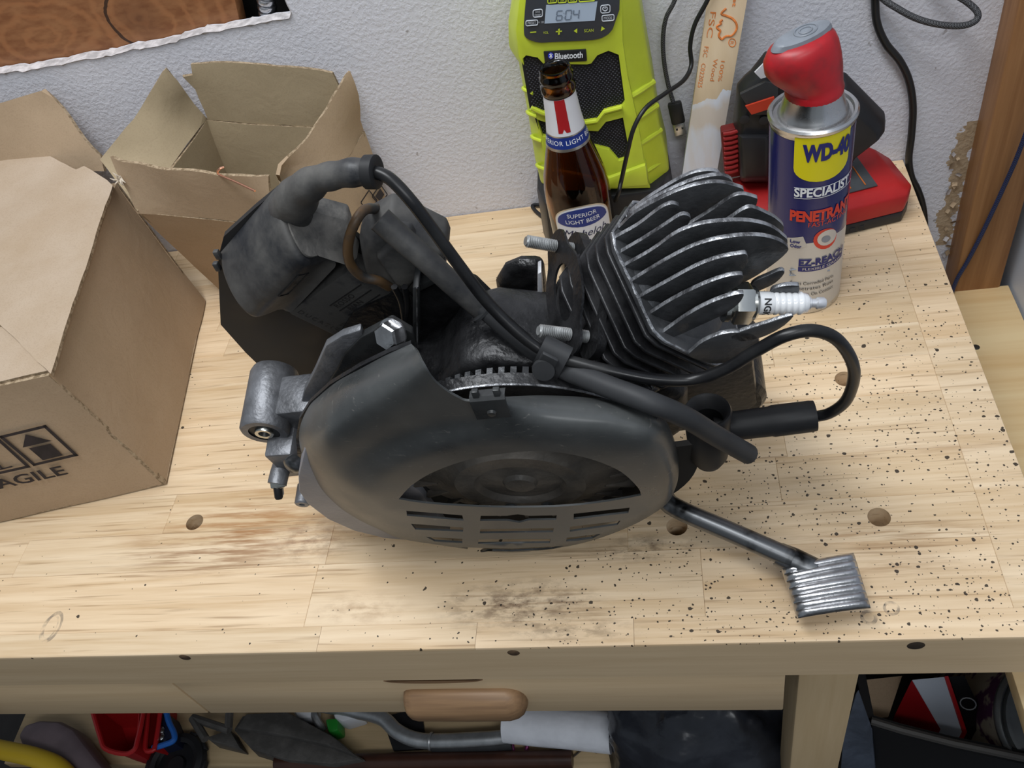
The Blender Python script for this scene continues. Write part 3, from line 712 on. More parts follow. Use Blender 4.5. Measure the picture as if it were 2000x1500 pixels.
# ring gear and bright rim
gc = en(1000, 746, -0.052); RG = (gc-(EO-0.052*EN)).length
GO = EO-0.0*EN
nt_ = 66; rings = []
mb = MB().lathe([(RG-0.010, -0.047), (RG-0.0035, -0.047), (RG-0.0035, -0.060), (RG-0.010, -0.060)], GO, EN, 96, cap=False)
for k in range(nt_):
    an = 2*pi*k/nt_; er = cos(an)*EX+sin(an)*EV; et = -sin(an)*EX+cos(an)*EV
    tooth = [GO+(RG-0.004)*er-0.0026*et, GO+(RG-0.004)*er+0.0026*et, GO+(RG+0.0062)*er+0.0019*et, GO+(RG+0.0062)*er-0.0019*et]
    mb.prism([p-0.0475*EN for p in tooth], -EN*0.012)
obj('ring_gear', mb, M_HEAD, eng)
rp = en(1040, 757, -0.034); RR = (rp-(EO-0.034*EN)).length
obj('stator_plate', MB().lathe([(RR-0.030, -0.0375), (RR-0.0010, -0.0372), (RR-0.0004, -0.044), (RR-0.03, -0.044)], GO, EN, 96, cap=False), M_CASTD, eng)
mb = MB(); mb.lathe([(RR-0.0012, -0.0366), (RR-0.0004, -0.0352), (RR, -0.0354), (RR, -0.0366)], GO, EN, 96, cap=False)
obj('stator_rim', mb, M_EDGE, eng)

# ---- fan housing behind the cover (same outline, a little larger) and crankcase
grow = [loc2(p) for p in ep([(582, 905), (578, 855), (584, 820), (606, 786), (644, 752), (704, 716), (762, 688), (802, 674), (806, 700), (760, 790), (700, 880)], -0.0475)]
v2, f2 = region(grow, [])
obj('fan_housing', plate(MB(), v2, f2, lambda q: E(q[0], q[1], -0.0478), 0.003, nrm=EN), M_CASTD, eng, recalc=False)
poly = [(-0.095, -0.088), (-0.02, -0.112), (0.07, -0.088), (0.112, -0.03), (0.115, 0.02), (0.095, 0.045), (0.055, 0.066), (0.0, 0.086), (-0.022, 0.082), (-0.045, 0.055), (-0.085, 0.05), (-0.118, 0.0)]
sc = lambda k, z, dv=0: [E(x*k, y*k+dv, z) for x, y in poly]
obj('crankcase', MB().loft([sc(0.97, -0.060), sc(1.0, -0.066), sc(1.0, -0.105), sc(0.90, -0.122, 0.0), sc(0.74, -0.130, -0.01)]), M_CASTD, eng, bevel=0.003)
# bright lower left of the casting, showing below the cover
cr = [(596, 870), (582, 930), (583, 962), (600, 986), (640, 1016), (690, 1038), (750, 1053), (812, 1061), (880, 1040), (820, 960), (700, 880)]
a_ = ep(cr, -0.020); b_ = [p-0.030*EN for p in a_]
b_ = [Vector((p.x, p.y, max(p.z, 0.003))) for p in b_]; a_ = [Vector((p.x, p.y, max(p.z, 0.004))) for p in a_]
obj('lower_casing', MB().loft([b_, a_]), mat('clean_casting', (0.25, 0.255, 0.285), 0.5, 0.35, var=0.12, scale=14, bump=0.2, bscale=300), eng, bevel=0.0025)
# engine mount lug with rubber bush and steel sleeve
lc = en(516, 846, -0.062)
ax = -EN
prof = [(0.0115, 0.0), (0.0165, 0.0), (0.0180, 0.0018), (0.0185, 0.048), (0.0170, 0.052), (0.0, 0.052)]
lug = obj('mount_lug', MB().lathe(prof, lc, ax, 40, cap=False), M_CAST, eng, angle=50)
obj('rubber_bush', MB().lathe([(0.0118, 0.001), (0.0118, 0.003), (0.0072, 0.006), (0.0, 0.006)], lc, ax, 32), M_RUB, lug)
obj('steel_sleeve', MB().lathe([(0.0042, 0.010), (0.0042, -0.001), (0.0066, -0.0012), (0.0072, 0.0), (0.0072, 0.01)], lc, ax, 28, cap=False), M_PLATING, lug)
obj('sleeve_bore', MB().lathe([(0.0, 0.006), (0.0043, 0.006)], lc, ax, 20, cap=False), M_INK, lug)
w0 = lc+0.012*ax
web = [w0+0.012*EV+0.004*EX, w0+0.014*EV+0.050*EX, w0-0.040*EV+0.050*EX, w0-0.013*EV+0.002*EX]
obj('lug_web', MB().prism([p-0.004*ax for p in web], ax*0.032), M_CAST, eng, bevel=0.002)
# clamp ears with stud, nut and screw
st = en(553, 905, -0.048)
obj('clamp_ear', MB().prism([st+x*EX+y*EV for x, y in ((-0.009, 0.014), (0.012, 0.014), (0.016, 0.0), (0.016, -0.024), (-0.009, -0.026))], -EN*0.030), M_CAST, eng, bevel=0.002)
sp = en(541, 946, -0.038)
obj('clamp_post', MB().tube([en(552, 905, -0.058), en(546, 925, -0.046), sp], 0.0072, 18), M_CAST, eng)
hexbolt('clamp_nut', sp-0.004*EN, EN*0.8-EV*0.6, 0.0062, 0.0062, M_PLATING, eng, washer=0.0072, stud=0.0032)
obj('stud_tip', MB().lathe([(0.0032, 0.0), (0.0032, 0.008), (0.0024, 0.0095)], sp+0.002*(EN*0.8-EV*0.6), EN*0.8-EV*0.6, 16), M_RUB, eng)
sc_ = en(574, 906, -0.040)
obj('pan_screw', MB().lathe([(0.0058, -0.004), (0.0070, 0.0), (0.0070, 0.0028), (0.0050, 0.0045), (0.0, 0.0050)], sc_, EN*0.75+EV*0.25-EX*0.3, 24), M_LEVER, eng)
obj('small_lug', MB().lathe([(0.0022, 0.004), (0.0022, 0.0), (0.0050, 0.0), (0.0060, 0.001), (0.0060, 0.016)], en(590, 986, -0.030), ax, 20, cap=False), M_CAST, eng)

# ---- duct plate and ignition unit on the upper left
PD = -0.140
pl = [(541, 372), (500, 405), (437, 462), (427, 500), (426, 525), (431, 634), (480, 689), (535, 742), (588, 790), (600, 770), (640, 690), (700, 640), (760, 600), (720, 480), (640, 420)]
v2, f2 = region([loc2(p) for p in ep(pl, PD)], [])
obj('duct_plate', plate(MB(), v2, f2, lambda q: E(q[0], q[1], PD), 0.004, nrm=EN), M_PLATE, eng, recalc=False)
# skirt from the plate down to the fan housing
sk = ep([(704, 645), (668, 656), (636, 676), (614, 726), (594, 764), (582, 812), (604, 802), (638, 764), (668, 724), (690, 694), (712, 664)], -0.078)
obj('housing_wall', MB().prism(sk, -EN*0.006), M_CAST, eng, bevel=0.0015)
sk = ep([(704, 660), (765, 628), (806, 652), (814, 690), (748, 702), (701, 726), (657, 750), (610, 792), (630, 762), (657, 722), (674, 690)], -0.0765)
obj('housing_top', MB().prism(sk, -EN*0.006), M_BLK, eng, bevel=0.0015)
obj('housing_back', MB().prism(ep([(592, 800), (640, 690), (690, 610), (790, 565), (816, 590), (816, 705), (700, 745)], -0.118), -EN*0.003), M_CASTD, eng)
ign = None
A0, A1 = en(427, 500, PD+0.002), en(541, 366, PD+0.002)
B0, B1 = en(566, 614, PD+0.0203), en(660, 516, PD+0.0203)
rings = []
n = 24
hump = lambda s: (max(0, sin(pi*s*1.05))**0.6 if s < 0.476 else 0.5+0.5*cos(pi*(s-0.476)/0.524))
for t in (0.0, 0.03, 0.06, 0.5, 0.94, 0.98, 1.0):
    k = 1.0 if 0.03 < t < 0.96 else (0.88 if t in (0.0, 1.0) else 0.97)
    a, b = lerp(A0, A1, t), lerp(B0, B1, t); m_ = (a+b)/2; r_ = []
    for i in range(n+1):
        s = i/n; p = lerp(a, b, s)+EN*0.026*hump(s); r_.append(m_+(p-m_)*k)
    r_ += [b-EN*0.010, a-EN*0.0015]
    rings.append(r_)
ign = obj('ignition_unit', MB().loft(rings), M_DUST, eng, angle=50, label='dusty black ignition unit with moulded lettering')
ce = [lerp(rings[-1][i], (A1+B1)/2, 0.04)+(A1-A0).normalized()*0.0006 for i in range(len(rings[-1]))]
obj('unit_end', MB().loft([[p for p in ce], [p+(A1-A0).normalized()*0.0016 for p in ce]]), M_DUSTY, ign)
S0, S1, S2 = en(667, 664, PD+0.020), en(790, 586, PD+0.020), en(682, 527, PD+0.020)
slab = [S0, S1, S2, S0+S2-S1]
obj('label_slab', MB().prism(slab, -EN*0.018), mat('dusty_label_slab', (0.050, 0.048, 0.045), 0.75, col2=(0.014, 0.014, 0.017), scale=34, thresh=0.60, soft=0.06, bump=0.2, bscale=300), ign, bevel=0.0025)
# dusty ledge on the far side of the unit
dl = [en(560, 400, PD+0.006), en(620, 505, PD+0.030), en(684, 524, PD+0.022), en(700, 505, PD+0.012), en(676, 430, PD+0.0)]
obj('unit_shoulder', MB().prism([p for p in dl], -EN*0.014), M_DUSTY, ign, bevel=0.002)
U = (S1-S0).normalized(); Vv = (S2-S1).normalized()
for i, (txt, u, v, sz) in enumerate((('VERDE', 0.66, 0.10, 0.0062), ('VERDE', 0.62, 0.26, 0.0062), ('BIAN', 0.60, 0.42, 0.0062), ('ROSSO', 0.58, 0.60, 0.0062), ('AL TELAIO', 0.26, 0.24, 0.0042))):
    o_ = S0+(S1-S0)*u+(S2-S1)*v; lettering('moulded_letters', txt, sz, flat(o_, U, Vv, 0.0003), M_EMB, ign, spacing=1.1)
for v in (0.03, 0.18, 0.34, 0.50, 0.68): obj('moulded_rib', MB().box(S0+(S1-S0)*0.66+(S2-S1)*v+0.0002*EN, (0.036, 0.0007, 0.0007), Matrix((U, Vv, EN)).transposed()), M_EMB, ign)
o_ = S0+(S1-S0)*0.12+(S2-S1)*0.62; lettering('moulded_letters', 'DUCATI', 0.0062, flat(o_, -Vv, U, 0.0003), M_EMB, ign, spacing=1.35)
# embossed rectangle on the round body
ra = [lerp(lerp(A0, A1, t), lerp(B0, B1, t), s)+EN*(0.0265*hump(s)) for t, s in ((0.45, 0.60), (0.82, 0.60), (0.82, 0.72), (0.45, 0.72))]
obj('moulded_frame', MB().tube(ra+[ra[0]], 0.0005, 6), M_EMB, ign)
lettering('moulded_letters', 'MT', 0.009, flat((ra[0]+ra[2])/2, (ra[1]-ra[0]).normalized(), (ra[0]-ra[3]).normalized(), 0.0006), M_EMB, ign)
# small lugs on the left edge of the unit
for px, py in ((425, 497), (424, 520)): obj('unit_nub', MB().box(en(px, py, PD+0.004), (0.004, 0.004, 0.007)), M_DUST, ign, bevel=0.001)

# ---- rubber elbow, collar, ignition lead, sleeve
elb = [en(x, y, d) for x, y, d in ((566, 418, PD+0.004), (574, 398, PD+0.010), (592, 372, PD+0.016), (620, 352, PD+0.020), (652, 343, PD+0.022), (690, 337, PD+0.024), (726, 336, PD+0.026))]
el = spline(elb, 6); rs = [lerp(0.0128, 0.0078, sm(i/(len(el)-1), 0.12, 0.62))*(1.0+0.05*sin(i*0.9)) for i in range(len(el))]
boot = obj('coil_elbow', MB().tube(el, rs, 24), M_DUST, eng, angle=60)
ca = (el[-1]-el[-4]).normalized()
obj('elbow_collar', MB().lathe([(0.0072, -0.001), (0.0092, 0.0), (0.0092, 0.006), (0.0074, 0.0068), (0.0046, 0.0064)], el[-1]-0.003*ca, ca, 28), M_RUB, boot)
lead = [en(x, y, d) for x, y, d in ((722, 336, PD+0.026), (738, 338, PD+0.028), (765, 352, PD+0.032), (805, 395, PD+0.040), (850, 455, PD+0.048), (900, 523, PD+0.058), (950, 588, PD+0.068), (1010, 648, PD+0.080), (1062, 686, PD+0.088), (1110, 704, PD+0.094), (1180, 722, PD+0.100), (1270, 740, PD+0.104), (1350, 742, -0.036), (1415, 722, -0.036), (1475, 686, -0.038), (1535, 655, -0.040), (1592, 646, -0.042), (1640, 668, -0.043), (1668, 722, -0.044), (1655, 778, -0.045), (1622, 806, -0.046), (1586, 815, -0.047))]
obj('ignition_lead', MB().tube(spline(lead, 7), 0.0036, 14), M_CABLE, eng, angle=70)
sl = [en(x, y, d) for x, y, d in ((742, 428, PD+0.024), (780, 462, PD+0.030), (830, 505, PD+0.038), (890, 560, PD+0.046), (942, 606, PD+0.054))]
sv = spline(sl, 6); slv = obj('harness_sleeve', MB().tube(sv, [0.0078-0.0010*i/(len(sv)-1) for i in range(len(sv))], 16), M_DUST, eng, angle=60)
t_ = (sv[-1]-sv[-3]).normalized()
obj('sleeve_flange', MB().lathe([(0.0068, -0.001), (0.0088, 0.0), (0.0088, 0.0016), (0.0060, 0.0022)], sv[-1], t_, 24), M_RUBG, slv)
hs = [en(x, y, d) for x, y, d in ((930, 596, PD+0.053), (960, 622, PD+0.060), (1010, 665, PD+0.072), (1060, 700, PD+0.084), (1110, 724, PD+0.096), (1190, 756, -0.028), (1270, 786, -0.016), (1340, 816, -0.014), (1400, 852, -0.016), (1462, 887, -0.018))]
hv = spline(hs, 7); obj('wire_hose', MB().tube(hv, [lerp(0.0046, 0.0064, sm(i/len(hv), 0.25, 0.45)) for i in range(len(hv))], 16), M_RUBG, eng, angle=60)
# rubber strap with button holding lead and hose
pc = en(1078, 698, PD+0.089); ta = (en(1120, 716, PD+0.094)-en(1040, 676, PD+0.084)).normalized(); tb = EN.cross(ta).normalized(); 
ring = []
for s in (-0.0085, 0.0085):
    ring.append([pc+s*ta+tb*0.0142*cos(2*pi*i/20)+ta.cross(tb)*0.0085*sin(2*pi*i/20) for i in range(20)])
inner = [[pc+(p-pc)*0.9 for p in r] for r in ring]
mb = MB().loft([inner[0], ring[0], ring[1], inner[1]], caps=False)
strap = obj('hose_strap', mb, M_RUBG, eng, angle=60)
bt = en(1062, 722, PD+0.098)
obj('strap_button', MB().lathe([(0.0064, -0.004), (0.0070, 0.0), (0.0066, 0.0018), (0.0, 0.0022)], bt, EN*0.8+EV*0.45, 24), M_RUBG, strap)
obj('strap_tail', MB().loft([[bt+x*ta+y*tb+zz_*EN for x, y in ((-0.005, -0.004), (0.006, -0.004), (0.006, 0.012), (-0.004, 0.012))] for zz_ in (-0.004, -0.0015)]), M_RUBG, strap, bevel=0.0008)

# ---- connector housing behind the lead
cb = [(702, 462), (708, 440), (724, 424), (765, 402), (815, 424), (872, 452), (878, 468), (850, 528), (800, 560), (738, 528), (708, 508)]
f_ = ep(cb, PD+0.006)
mid = sum(f_, Vector())/len(f_)
conn = obj('connector_housing', MB().loft([[p-EN*0.012 for p in f_], f_, [mid+(p-mid)*0.86-0.004*EV+EN*0.014 for p in f_]]), M_DUST, eng, bevel=0.0025)
tp = ep([(724, 472), (772, 426), (806, 432), (846, 500), (800, 556), (770, 540)], PD+0.012)
mid = sum(tp, Vector())/len(tp)
obj('connector_cap', MB().loft([tp, [mid+(p-mid)*0.72+EN*0.012 for p in tp]]), M_DUST, conn, bevel=0.002)
wp = [en(x, y, d) for x, y, d in ((738, 408, PD+0.0), (712, 410, PD+0.012), (692, 438, PD+0.022), (680, 478, PD+0.026), (684, 515, PD+0.028), (708, 540, PD+0.028), (738, 548, PD+0.027), (760, 560, PD+0.024))]
obj('brown_wire', MB().tube(spline(wp, 6), 0.0032, 12), M_BROWNW, eng, angle=70)
# bracket with hex bolt
br_ = ep([(806, 562), (818, 560), (817, 690), (806, 694)], -0.100)
br = obj('bracket', MB().prism(br_, -EN*0.03), M_BLK, eng, bevel=0.0008)
obj('bracket_edge', MB().tube([en(814, 562, -0.099), en(815, 690, -0.099)], 0.0005, 6), M_EDGE, br)
obj('bracket_foot', MB().prism(ep([(755, 678), (808, 660), (812, 690), (760, 706)], -0.092), -EN*0.004), M_CAST, br, bevel=0.0008)
obj('bracket_top', MB().prism(ep([(806, 562), (866, 538), (870, 545), (816, 572)], -0.110), -EN*0.02), M_BLK, br, bevel=0.0008)
hexbolt('hex_bolt', en(766, 652, -0.070), EN*0.7+EV*0.6-EX*0.35, 0.0088, 0.0080, M_ALU, eng, washer=0.0100)
obj('inner_wall', MB().prism(ep([(816, 575), (866, 545), (930, 556), (985, 610), (1010, 660), (1000, 720), (860, 735), (816, 700)], -0.118), -EN*0.010), M_CASTD, eng, bevel=0.003)
# black wires behind the bracket
for k, pts in enumerate((((790, 560), (795, 600), (788, 640), (800, 665)), ((770, 560), (784, 590), (790, 625)))):
    obj('short_wire', MB().tube(spline([en(x, y, -0.108) for x, y in pts], 6), 0.0022, 10), M_CABLE, eng, angle=70)

# ---- cylinder, head, spark plug
AL = radians(41); AX = cos(AL)*EX+sin(AL)*EV; WX = -sin(AL)*EX+cos(AL)*EV
Pd = en(1080+475/3.409, 300+735/3.409, -0.090)
K = Pd - 0.045*WX - 0.010*EN
def octo(r, ch, m=5):
    """rounded square with big corner chamfers, in (w, n)"""
    c = r*ch; pts = [(r, -r+c), (r, r-c), (r-c, r), (-r+c, r), (-r, r-c), (-r, -r+c), (-r+c, -r), (r-c, -r)]
    return pts
HEXP = [(0.0515, -0.010), (0.0500, 0.001), (0.0235, 0.0455), (0.0150, 0.0490), (-0.026, 0.0490), (-0.034, 0.0440), (-0.050, 0.016), (-0.050, -0.018), (-0.034, -0.046), (-0.026, -0.050), (0.020, -0.0480), (0.034, -0.0420)]
for i in range(6):
    c = K-AX*(0.0075+0.0090*i); k0_ = 1.02-0.012*i; t = 0.0013
    obj('cylinder_fin', MB().loft([[c+AX*h+(x*k*k0_)*WX+(y*k*k0_)*EN for x, y in HEXP] for h, k in ((-t, 0.985), (-t*0.4, 1.0), (t*0.4, 1.0), (t, 0.985))]), M_FIN, eng, angle=60)
obj('cylinder_barrel', MB().lathe([(0.036, -0.085), (0.036, 0.001)], K, AX, 40), M_FIN, eng)
# head base disc with worn edge
prof = [(0.030, -0.005), (0.0515, -0.005), (0.0525, -0.003), (0.0520, -0.001), (0.049, 0.0), (0.030, 0.001), (0.0, 0.002)]
head = obj('cylinder_head', MB().loft([[K+AX*h+x*k*WX+y*k*EN for x, y in HEXP] for h, k in ((-0.0045, 1.0), (-0.003, 1.02), (-0.001, 1.015), (0.0, 0.96), (0.001, 0.6))]), M_HEAD, eng, angle=40)
rim = [K+x*1.005*WX+y*1.005*EN+AX*(-0.0012+0.0007*noise.noise(Vector((x*300, y*300, 0)))) for x, y in resample(HEXP, 0.004)]
obj('head_rim', MB().tube(rim+[rim[0]], [0.0011+0.0006*noise.noise(Vector((i*0.5, 4, 0))) for i in range(len(rim)+1)], 8, caps=False), M_EDGE, head)
core = [(0.040, 0.000), (0.036, 0.003), (0.022, 0.006), (0.0, 0.007)]
obj('head_core', MB().lathe(core, K, AX, 40), M_HEAD, head)
Z1 = lambda pts: zz(pts, 1080, 300, 3.409)
FD = lambda k: -0.090+0.0083*(k-5)
fins = [
 (0, [(520, 375), (600, 310), (700, 243), (850, 155), (960, 112), (1060, 105), (1112, 130), (1100, 200), (900, 330), (600, 470)]),
 (1, [(505, 395), (600, 335), (700, 272), (900, 180), (1050, 140), (1140, 140), (1196, 182), (1150, 260), (900, 400), (560, 540)]),
 (2, [(455, 470), (540, 390), (700, 300), (850, 232), (1000, 190), (1120, 185), (1230, 212), (1270, 240), (1220, 330), (1000, 450), (700, 560), (480, 640)]),
 (3, [(425, 545), (560, 470), (700, 365), (770, 328), (815, 328), (842, 352), (800, 420), (860, 480), (1050, 372), (1180, 285), (1255, 262), (1335, 280), (1360, 302), (1300, 400), (1050, 560), (760, 660), (460, 720)]),
 (4, [(455, 645), (600, 560), (740, 470), (840, 405), (885, 398), (916, 425), (880, 500), (960, 545), (1150, 440), (1260, 366), (1325, 350), (1420, 388), (1495, 432), (1535, 500), (1430, 620), (1150, 740), (800, 760), (480, 800)]),
 (5, [(475, 738), (650, 640), (800, 533), (900, 485), (1010, 455), (1150, 440), (1300, 440), (1440, 473), (1530, 535), (1560, 580), (1500, 680), (1300, 800), (1000, 850), (700, 880), (500, 900)]),
 (6, [(520, 842), (700, 730), (900, 622), (1050, 570), (1200, 543), (1350, 535), (1480, 560), (1555, 605), (1555, 645), (1450, 735), (1290, 835), (1100, 900), (800, 960), (560, 1000)]),
 (7, [(575, 948), (750, 850), (950, 742), (1100, 686), (1230, 660), (1290, 662), (1280, 740), (1150, 860), (900, 980), (620, 1100)]),
 (8, [(640, 1060), (800, 960), (1000, 862), (1150, 808), (1240, 795), (1265, 808), (1240, 860), (1080, 960), (900, 1080), (700, 1180)]),
 (9, [(730, 1182), (900, 1062), (1050, 982), (1180, 935), (1250, 920), (1268, 932), (1230, 990), (1130, 1060), (980, 1130), (800, 1210)]),
 (10, [(920, 1305), (1000, 1240), (1130, 1188), (1250, 1178), (1335, 1195), (1370, 1240), (1330, 1310), (1200, 1368), (1060, 1385), (950, 1355)]),
 (6, [(1330, 850), (1430, 800), (1515, 765), (1540, 785), (1480, 850), (1380, 900), (1300, 930)]),
 (7, [(1450, 905), (1500, 878), (1560, 866), (1615, 866), (1637, 872), (1632, 915), (1560, 960), (1450, 990)]),
 (10, [(1180, 1205), (1300, 1155), (1430, 1115), (1595, 1064), (1560, 1115), (1480, 1170), (1370, 1218), (1240, 1240)])]
for fi, (k, px) in enumerate(fins):
    px = [(px[0][0]-16, px[0][1]+26), (px[0][0]-14, px[0][1]+12)]+px if fi < 11 else px
    poly = [loc2(p) for p in ep(Z1(px), FD(k))]; poly = spl2(poly, 3, closed=True)
    v2, f2 = region(poly, []); mb = plate(MB(), v2, f2, lambda q: E(q[0], q[1], FD(k)+0.0013), 0.0026, nrm=EN)
    o = obj('head_fin', mb, [M_HEAD, M_EDGE], head, bevel=0.0005, seg=2, angle=50, recalc=False)
    for p_ in o.data.polygons:
        if abs(p_.normal.dot(EN)) < 0.6: p_.material_index = 1
# plug recess boss
PT = en(1614, 592, -0.070); PH = en(1449, 592, -0.068)
PA = (PT-PH).normalized()
sc1 = (PT-PH).length/0.0475
obj('plug_boss', MB().lathe([(0.0075, -0.020), (0.0075, -0.010)], PH, PA, 28), M_DSTEEL, head)
plug = obj('spark_plug', MB().lathe([(0.0102*1.05, -0.0105), (0.0102*1.05, -0.0080), (0.0085, -0.0078), (0.0085, -0.006)], PH, PA, 32), M_PLATING, eng, label='white spark plug with zinc hexagon')
q = Vector((0, 0, 1)).rotation_difference(PA)
ring = lambda rr, hh: [PH+q @ Vector((rr*cos(pi/3*i+0.25), rr*sin(pi/3*i+0.25), hh)) for i in range(6)]
obj('plug_hex', MB().loft([ring(0.0108, -0.0062), ring(0.0121, -0.0050), ring(0.0121, 0.0035), ring(0.0110, 0.0050)]), M_PLATING, plug)
obj('plug_shell', MB().lathe([(0.0100, 0.0045), (0.0100, 0.0062), (0.0088, 0.0078), (0.0068, 0.0082)], PH, PA, 32), M_PLATING, plug)
prof = [(0.0066, 0.007), (0.0066, 0.0165)]
h_ = 0.0172
for k in range(5): prof += [(0.0060, h_), (0.0066, h_+0.0009), (0.0066, h_+0.0021), (0.0060, h_+0.0030)]; h_ += 0.0034
prof += [(0.0058, h_), (0.0054, h_+0.0022), (0.0044, h_+0.0028), (0.0, h_+0.0028)]
obj('insulator', MB().lathe(prof, PH, PA, 32), M_WHITE, plug, angle=50)
hT = h_+0.0026
obj('terminal', MB().lathe([(0.0036, hT), (0.0036, hT+0.0014), (0.0026, hT+0.0020), (0.0026, hT+0.0045), (0.0034, hT+0.0054), (0.0034, hT+0.0090), (0.0028, hT+0.0100), (0.0013, hT+0.0100), (0.0013, hT+0.007), (0.0, hT+0.007)], PH, PA, 24), M_BRIGHT, plug)
vw = (CAM-PH).normalized(); sdv = PA.cross(vw).normalized()
def wrap_plug(qq):
    ang = qq[0]/0.0067+0.45; nrm_ = cos(ang)*(vw-PA*vw.dot(PA)).normalized()+sin(ang)*sdv
    return PH+PA*(0.0125+qq[1])+nrm_*0.00675
lettering('maker_mark', 'NGK', 0.0054, wrap_plug, M_INK, plug, bold=0.00015, sub=0.001)

# ---- exhaust flange with two studs
FN = (-0.80*EX+0.58*EV+0.15*EN).normalized(); FL_ = (EN-FN*FN.dot(EN)).normalized(); FG = FN.cross(FL_); FG = FG if FG.dot(EV) > 0 else -FG
fc = en(1100, 570, -0.098)
def fl(u, v, h): return fc+u*FL_+v*1.15*FG+h*FN
out = spl2([(-0.044, 0.0), (-0.040, 0.0085), (-0.026, 0.012), (-0.012, 0.0185), (0.012, 0.0185), (0.026, 0.012), (0.040, 0.0085), (0.044, 0.0), (0.040, -0.0085), (0.026, -0.012), (0.012, -0.0185), (-0.012, -0.0185), (-0.026, -0.012), (-0.040, -0.0085)], 3, closed=True)
slot = [(0.0195*cos(2*pi*i/24), 0.0105*sin(2*pi*i/24)) for i in range(24)]
for h0, th, m in ((0.0, 0.0016, M_CASTD), (-0.012, 0.006, M_CASTD)):
    v2, f2 = region(out, [slot]); obj('exhaust_flange', plate(MB(), v2, f2, lambda p: fl(p[0], p[1], h0), th, nrm=FN), m, eng, recalc=False)
obj('exhaust_port', MB().loft([[fl(p[0]*k, p[1]*k, h) for p in slot] for h, k in ((-0.012, 1.25), (-0.034, 1.5))]), M_CASTD, eng)
for u in (-0.034, 0.030):
    prof = []; h = -0.012
    while h < 0.020: prof += [(0.0031, h), (0.0040, h+0.0006), (0.0031, h+0.0012)]; h += 0.0012
    prof += [(0.0028, h+0.0008), (0.0, h+0.0008)]
    obj('exhaust_stud', MB().lathe(prof, fl(u, 0, 0), FN, 18), mat('stud_steel', (0.42, 0.43, 0.43), 0.4, 0.7, var=0.3, scale=90), eng, angle=25)

# ---- intake stub and gasket behind the flange
ib = ep([(968, 560), (985, 532), (1015, 520), (1062, 520), (1068, 570), (1060, 640), (1045, 690), (1000, 660), (975, 610)], -0.140)
obj('intake_stub', MB().prism(ib, -EN*0.012), M_CASTD, eng, bevel=0.006, seg=3)
gk = ep([(1050, 535), (1057, 532), (1066, 660), (1060, 676), (1050, 660)], -0.120)
obj('case_gasket', MB().prism(gk, -EN*0.01), M_SILVER, eng, bevel=0.0006)
obj('case_neck', MB().lathe([(0.032, -0.115), (0.034, -0.070), (0.044, -0.066), (0.044, -0.060)], K, AX, 40), M_CASTD, eng)
# dark casting and bearing housing under the cylinder
obj('rear_housing', MB().lathe([(0.0, 0.0), (0.030, 0.0), (0.034, 0.004), (0.034, 0.060), (0.026, 0.066), (0.0, 0.066)], en(1405, 790, -0.090), -EN, 36), M_CASTD, eng)
obj('rear_arm', MB().prism(ep([(1290, 720), (1420, 690), (1470, 690), (1482, 790), (1430, 830), (1300, 850)], -0.088), -EN*0.05), M_CASTD, eng, bevel=0.004)
obj('stand_pin', MB().lathe([(0.0075, 0.0), (0.0080, 0.002), (0.0080, 0.030), (0.0, 0.030)], en(1262, 762, -0.070), EV*0.9+EN*0.3, 24), M_CAST, eng)
# ---- spark plug cap: rubber cup and arm at the end of the lead
c0 = en(1592, 812, -0.047); c1 = en(1432, 832, -0.044); aa = (c1-c0).normalized(); LA = (c1-c0).length
cap = obj('plug_cap', MB().lathe([(0.0045, -0.001), (0.0098, 0.0), (0.0102, 0.003), (0.0104, 0.026), (0.0098, 0.028), (0.0094, LA+0.012), (0.0, LA+0.012)], c0, aa, 28), M_RUB, eng, angle=40)
cu_ = en(1382, 800, -0.040); cd_ = en(1384, 900, -0.028); ac = (cd_-cu_).normalized(); lc_ = (cd_-cu_).length
obj('cap_cup', MB().lathe([(0.0095, 0.010), (0.0120, 0.001), (0.0138, 0.0), (0.0148, 0.002), (0.0142, 0.010), (0.0136, 0.016), (0.0140, 0.018), (0.0125, lc_*0.85), (0.0090, lc_), (0.0, lc_+0.001)], cu_, ac, 32, cap=False), M_RUB, cap, angle=50)

# ---- kick start lever and pedal
k0, k1, k2 = at(1290, 965, z=0.055), at(1320, 992, z=0.052), at(1548, 1092, z=0.036)
kick = obj('kick_lever', MB().tube(spline([k0+Vector((-0.03, 0.03, 0.005)), k0, k1, lerp(k1, k2, 0.5), k2], 5), 0.0072, 18), M_LEVER, eng, angle=60)
pd = [at(1528, 1106, z=0.036), at(1668, 1077, z=0.036), at(1702, 1186, z=0.028), at(1560, 1206, z=0.028)]
nU = 9
U0 = (pd[1]-pd[0]); V0 = (pd[3]-pd[0]); Nn = U0.cross(V0).normalized(); Nn = -Nn if Nn.z < 0 else Nn
def pp(u, v): return lerp(lerp(pd[0], pd[1], u), lerp(pd[3], pd[2], u), v)
rings = []
R_ = 64
for i in range(R_+1):
    v = i/R_; ridge = 0.0019*max(0, abs(sin(pi*v*7.0)))**0.7; env = (max(0.0, 1-(2*v-1)**8))**0.5
    top_ = [pp(u, v)+Nn*((ridge+0.0025)*env*(1.0-0.7*abs(2*u-1)**14)-0.0028*abs(2*u-1)**2.2) for u in [k/16 for k in range(17)]]
    botm = [pp(u, v)-Nn*(0.0055*env+0.0028*abs(2*u-1)**2) for u in [k/16 for k in range(16, -1, -1)]]
    rings.append(top_+botm)
pedal = obj('kick_pedal', MB().loft(rings), M_ALU, kick, angle=50)
obj('pedal_hub', MB().lathe([(0.0085, -0.010), (0.0092, 0.0), (0.0085, 0.016), (0.0, 0.018)], k2-Nn*0.003, (k2-k1).normalized(), 20), M_LEVER, kick)

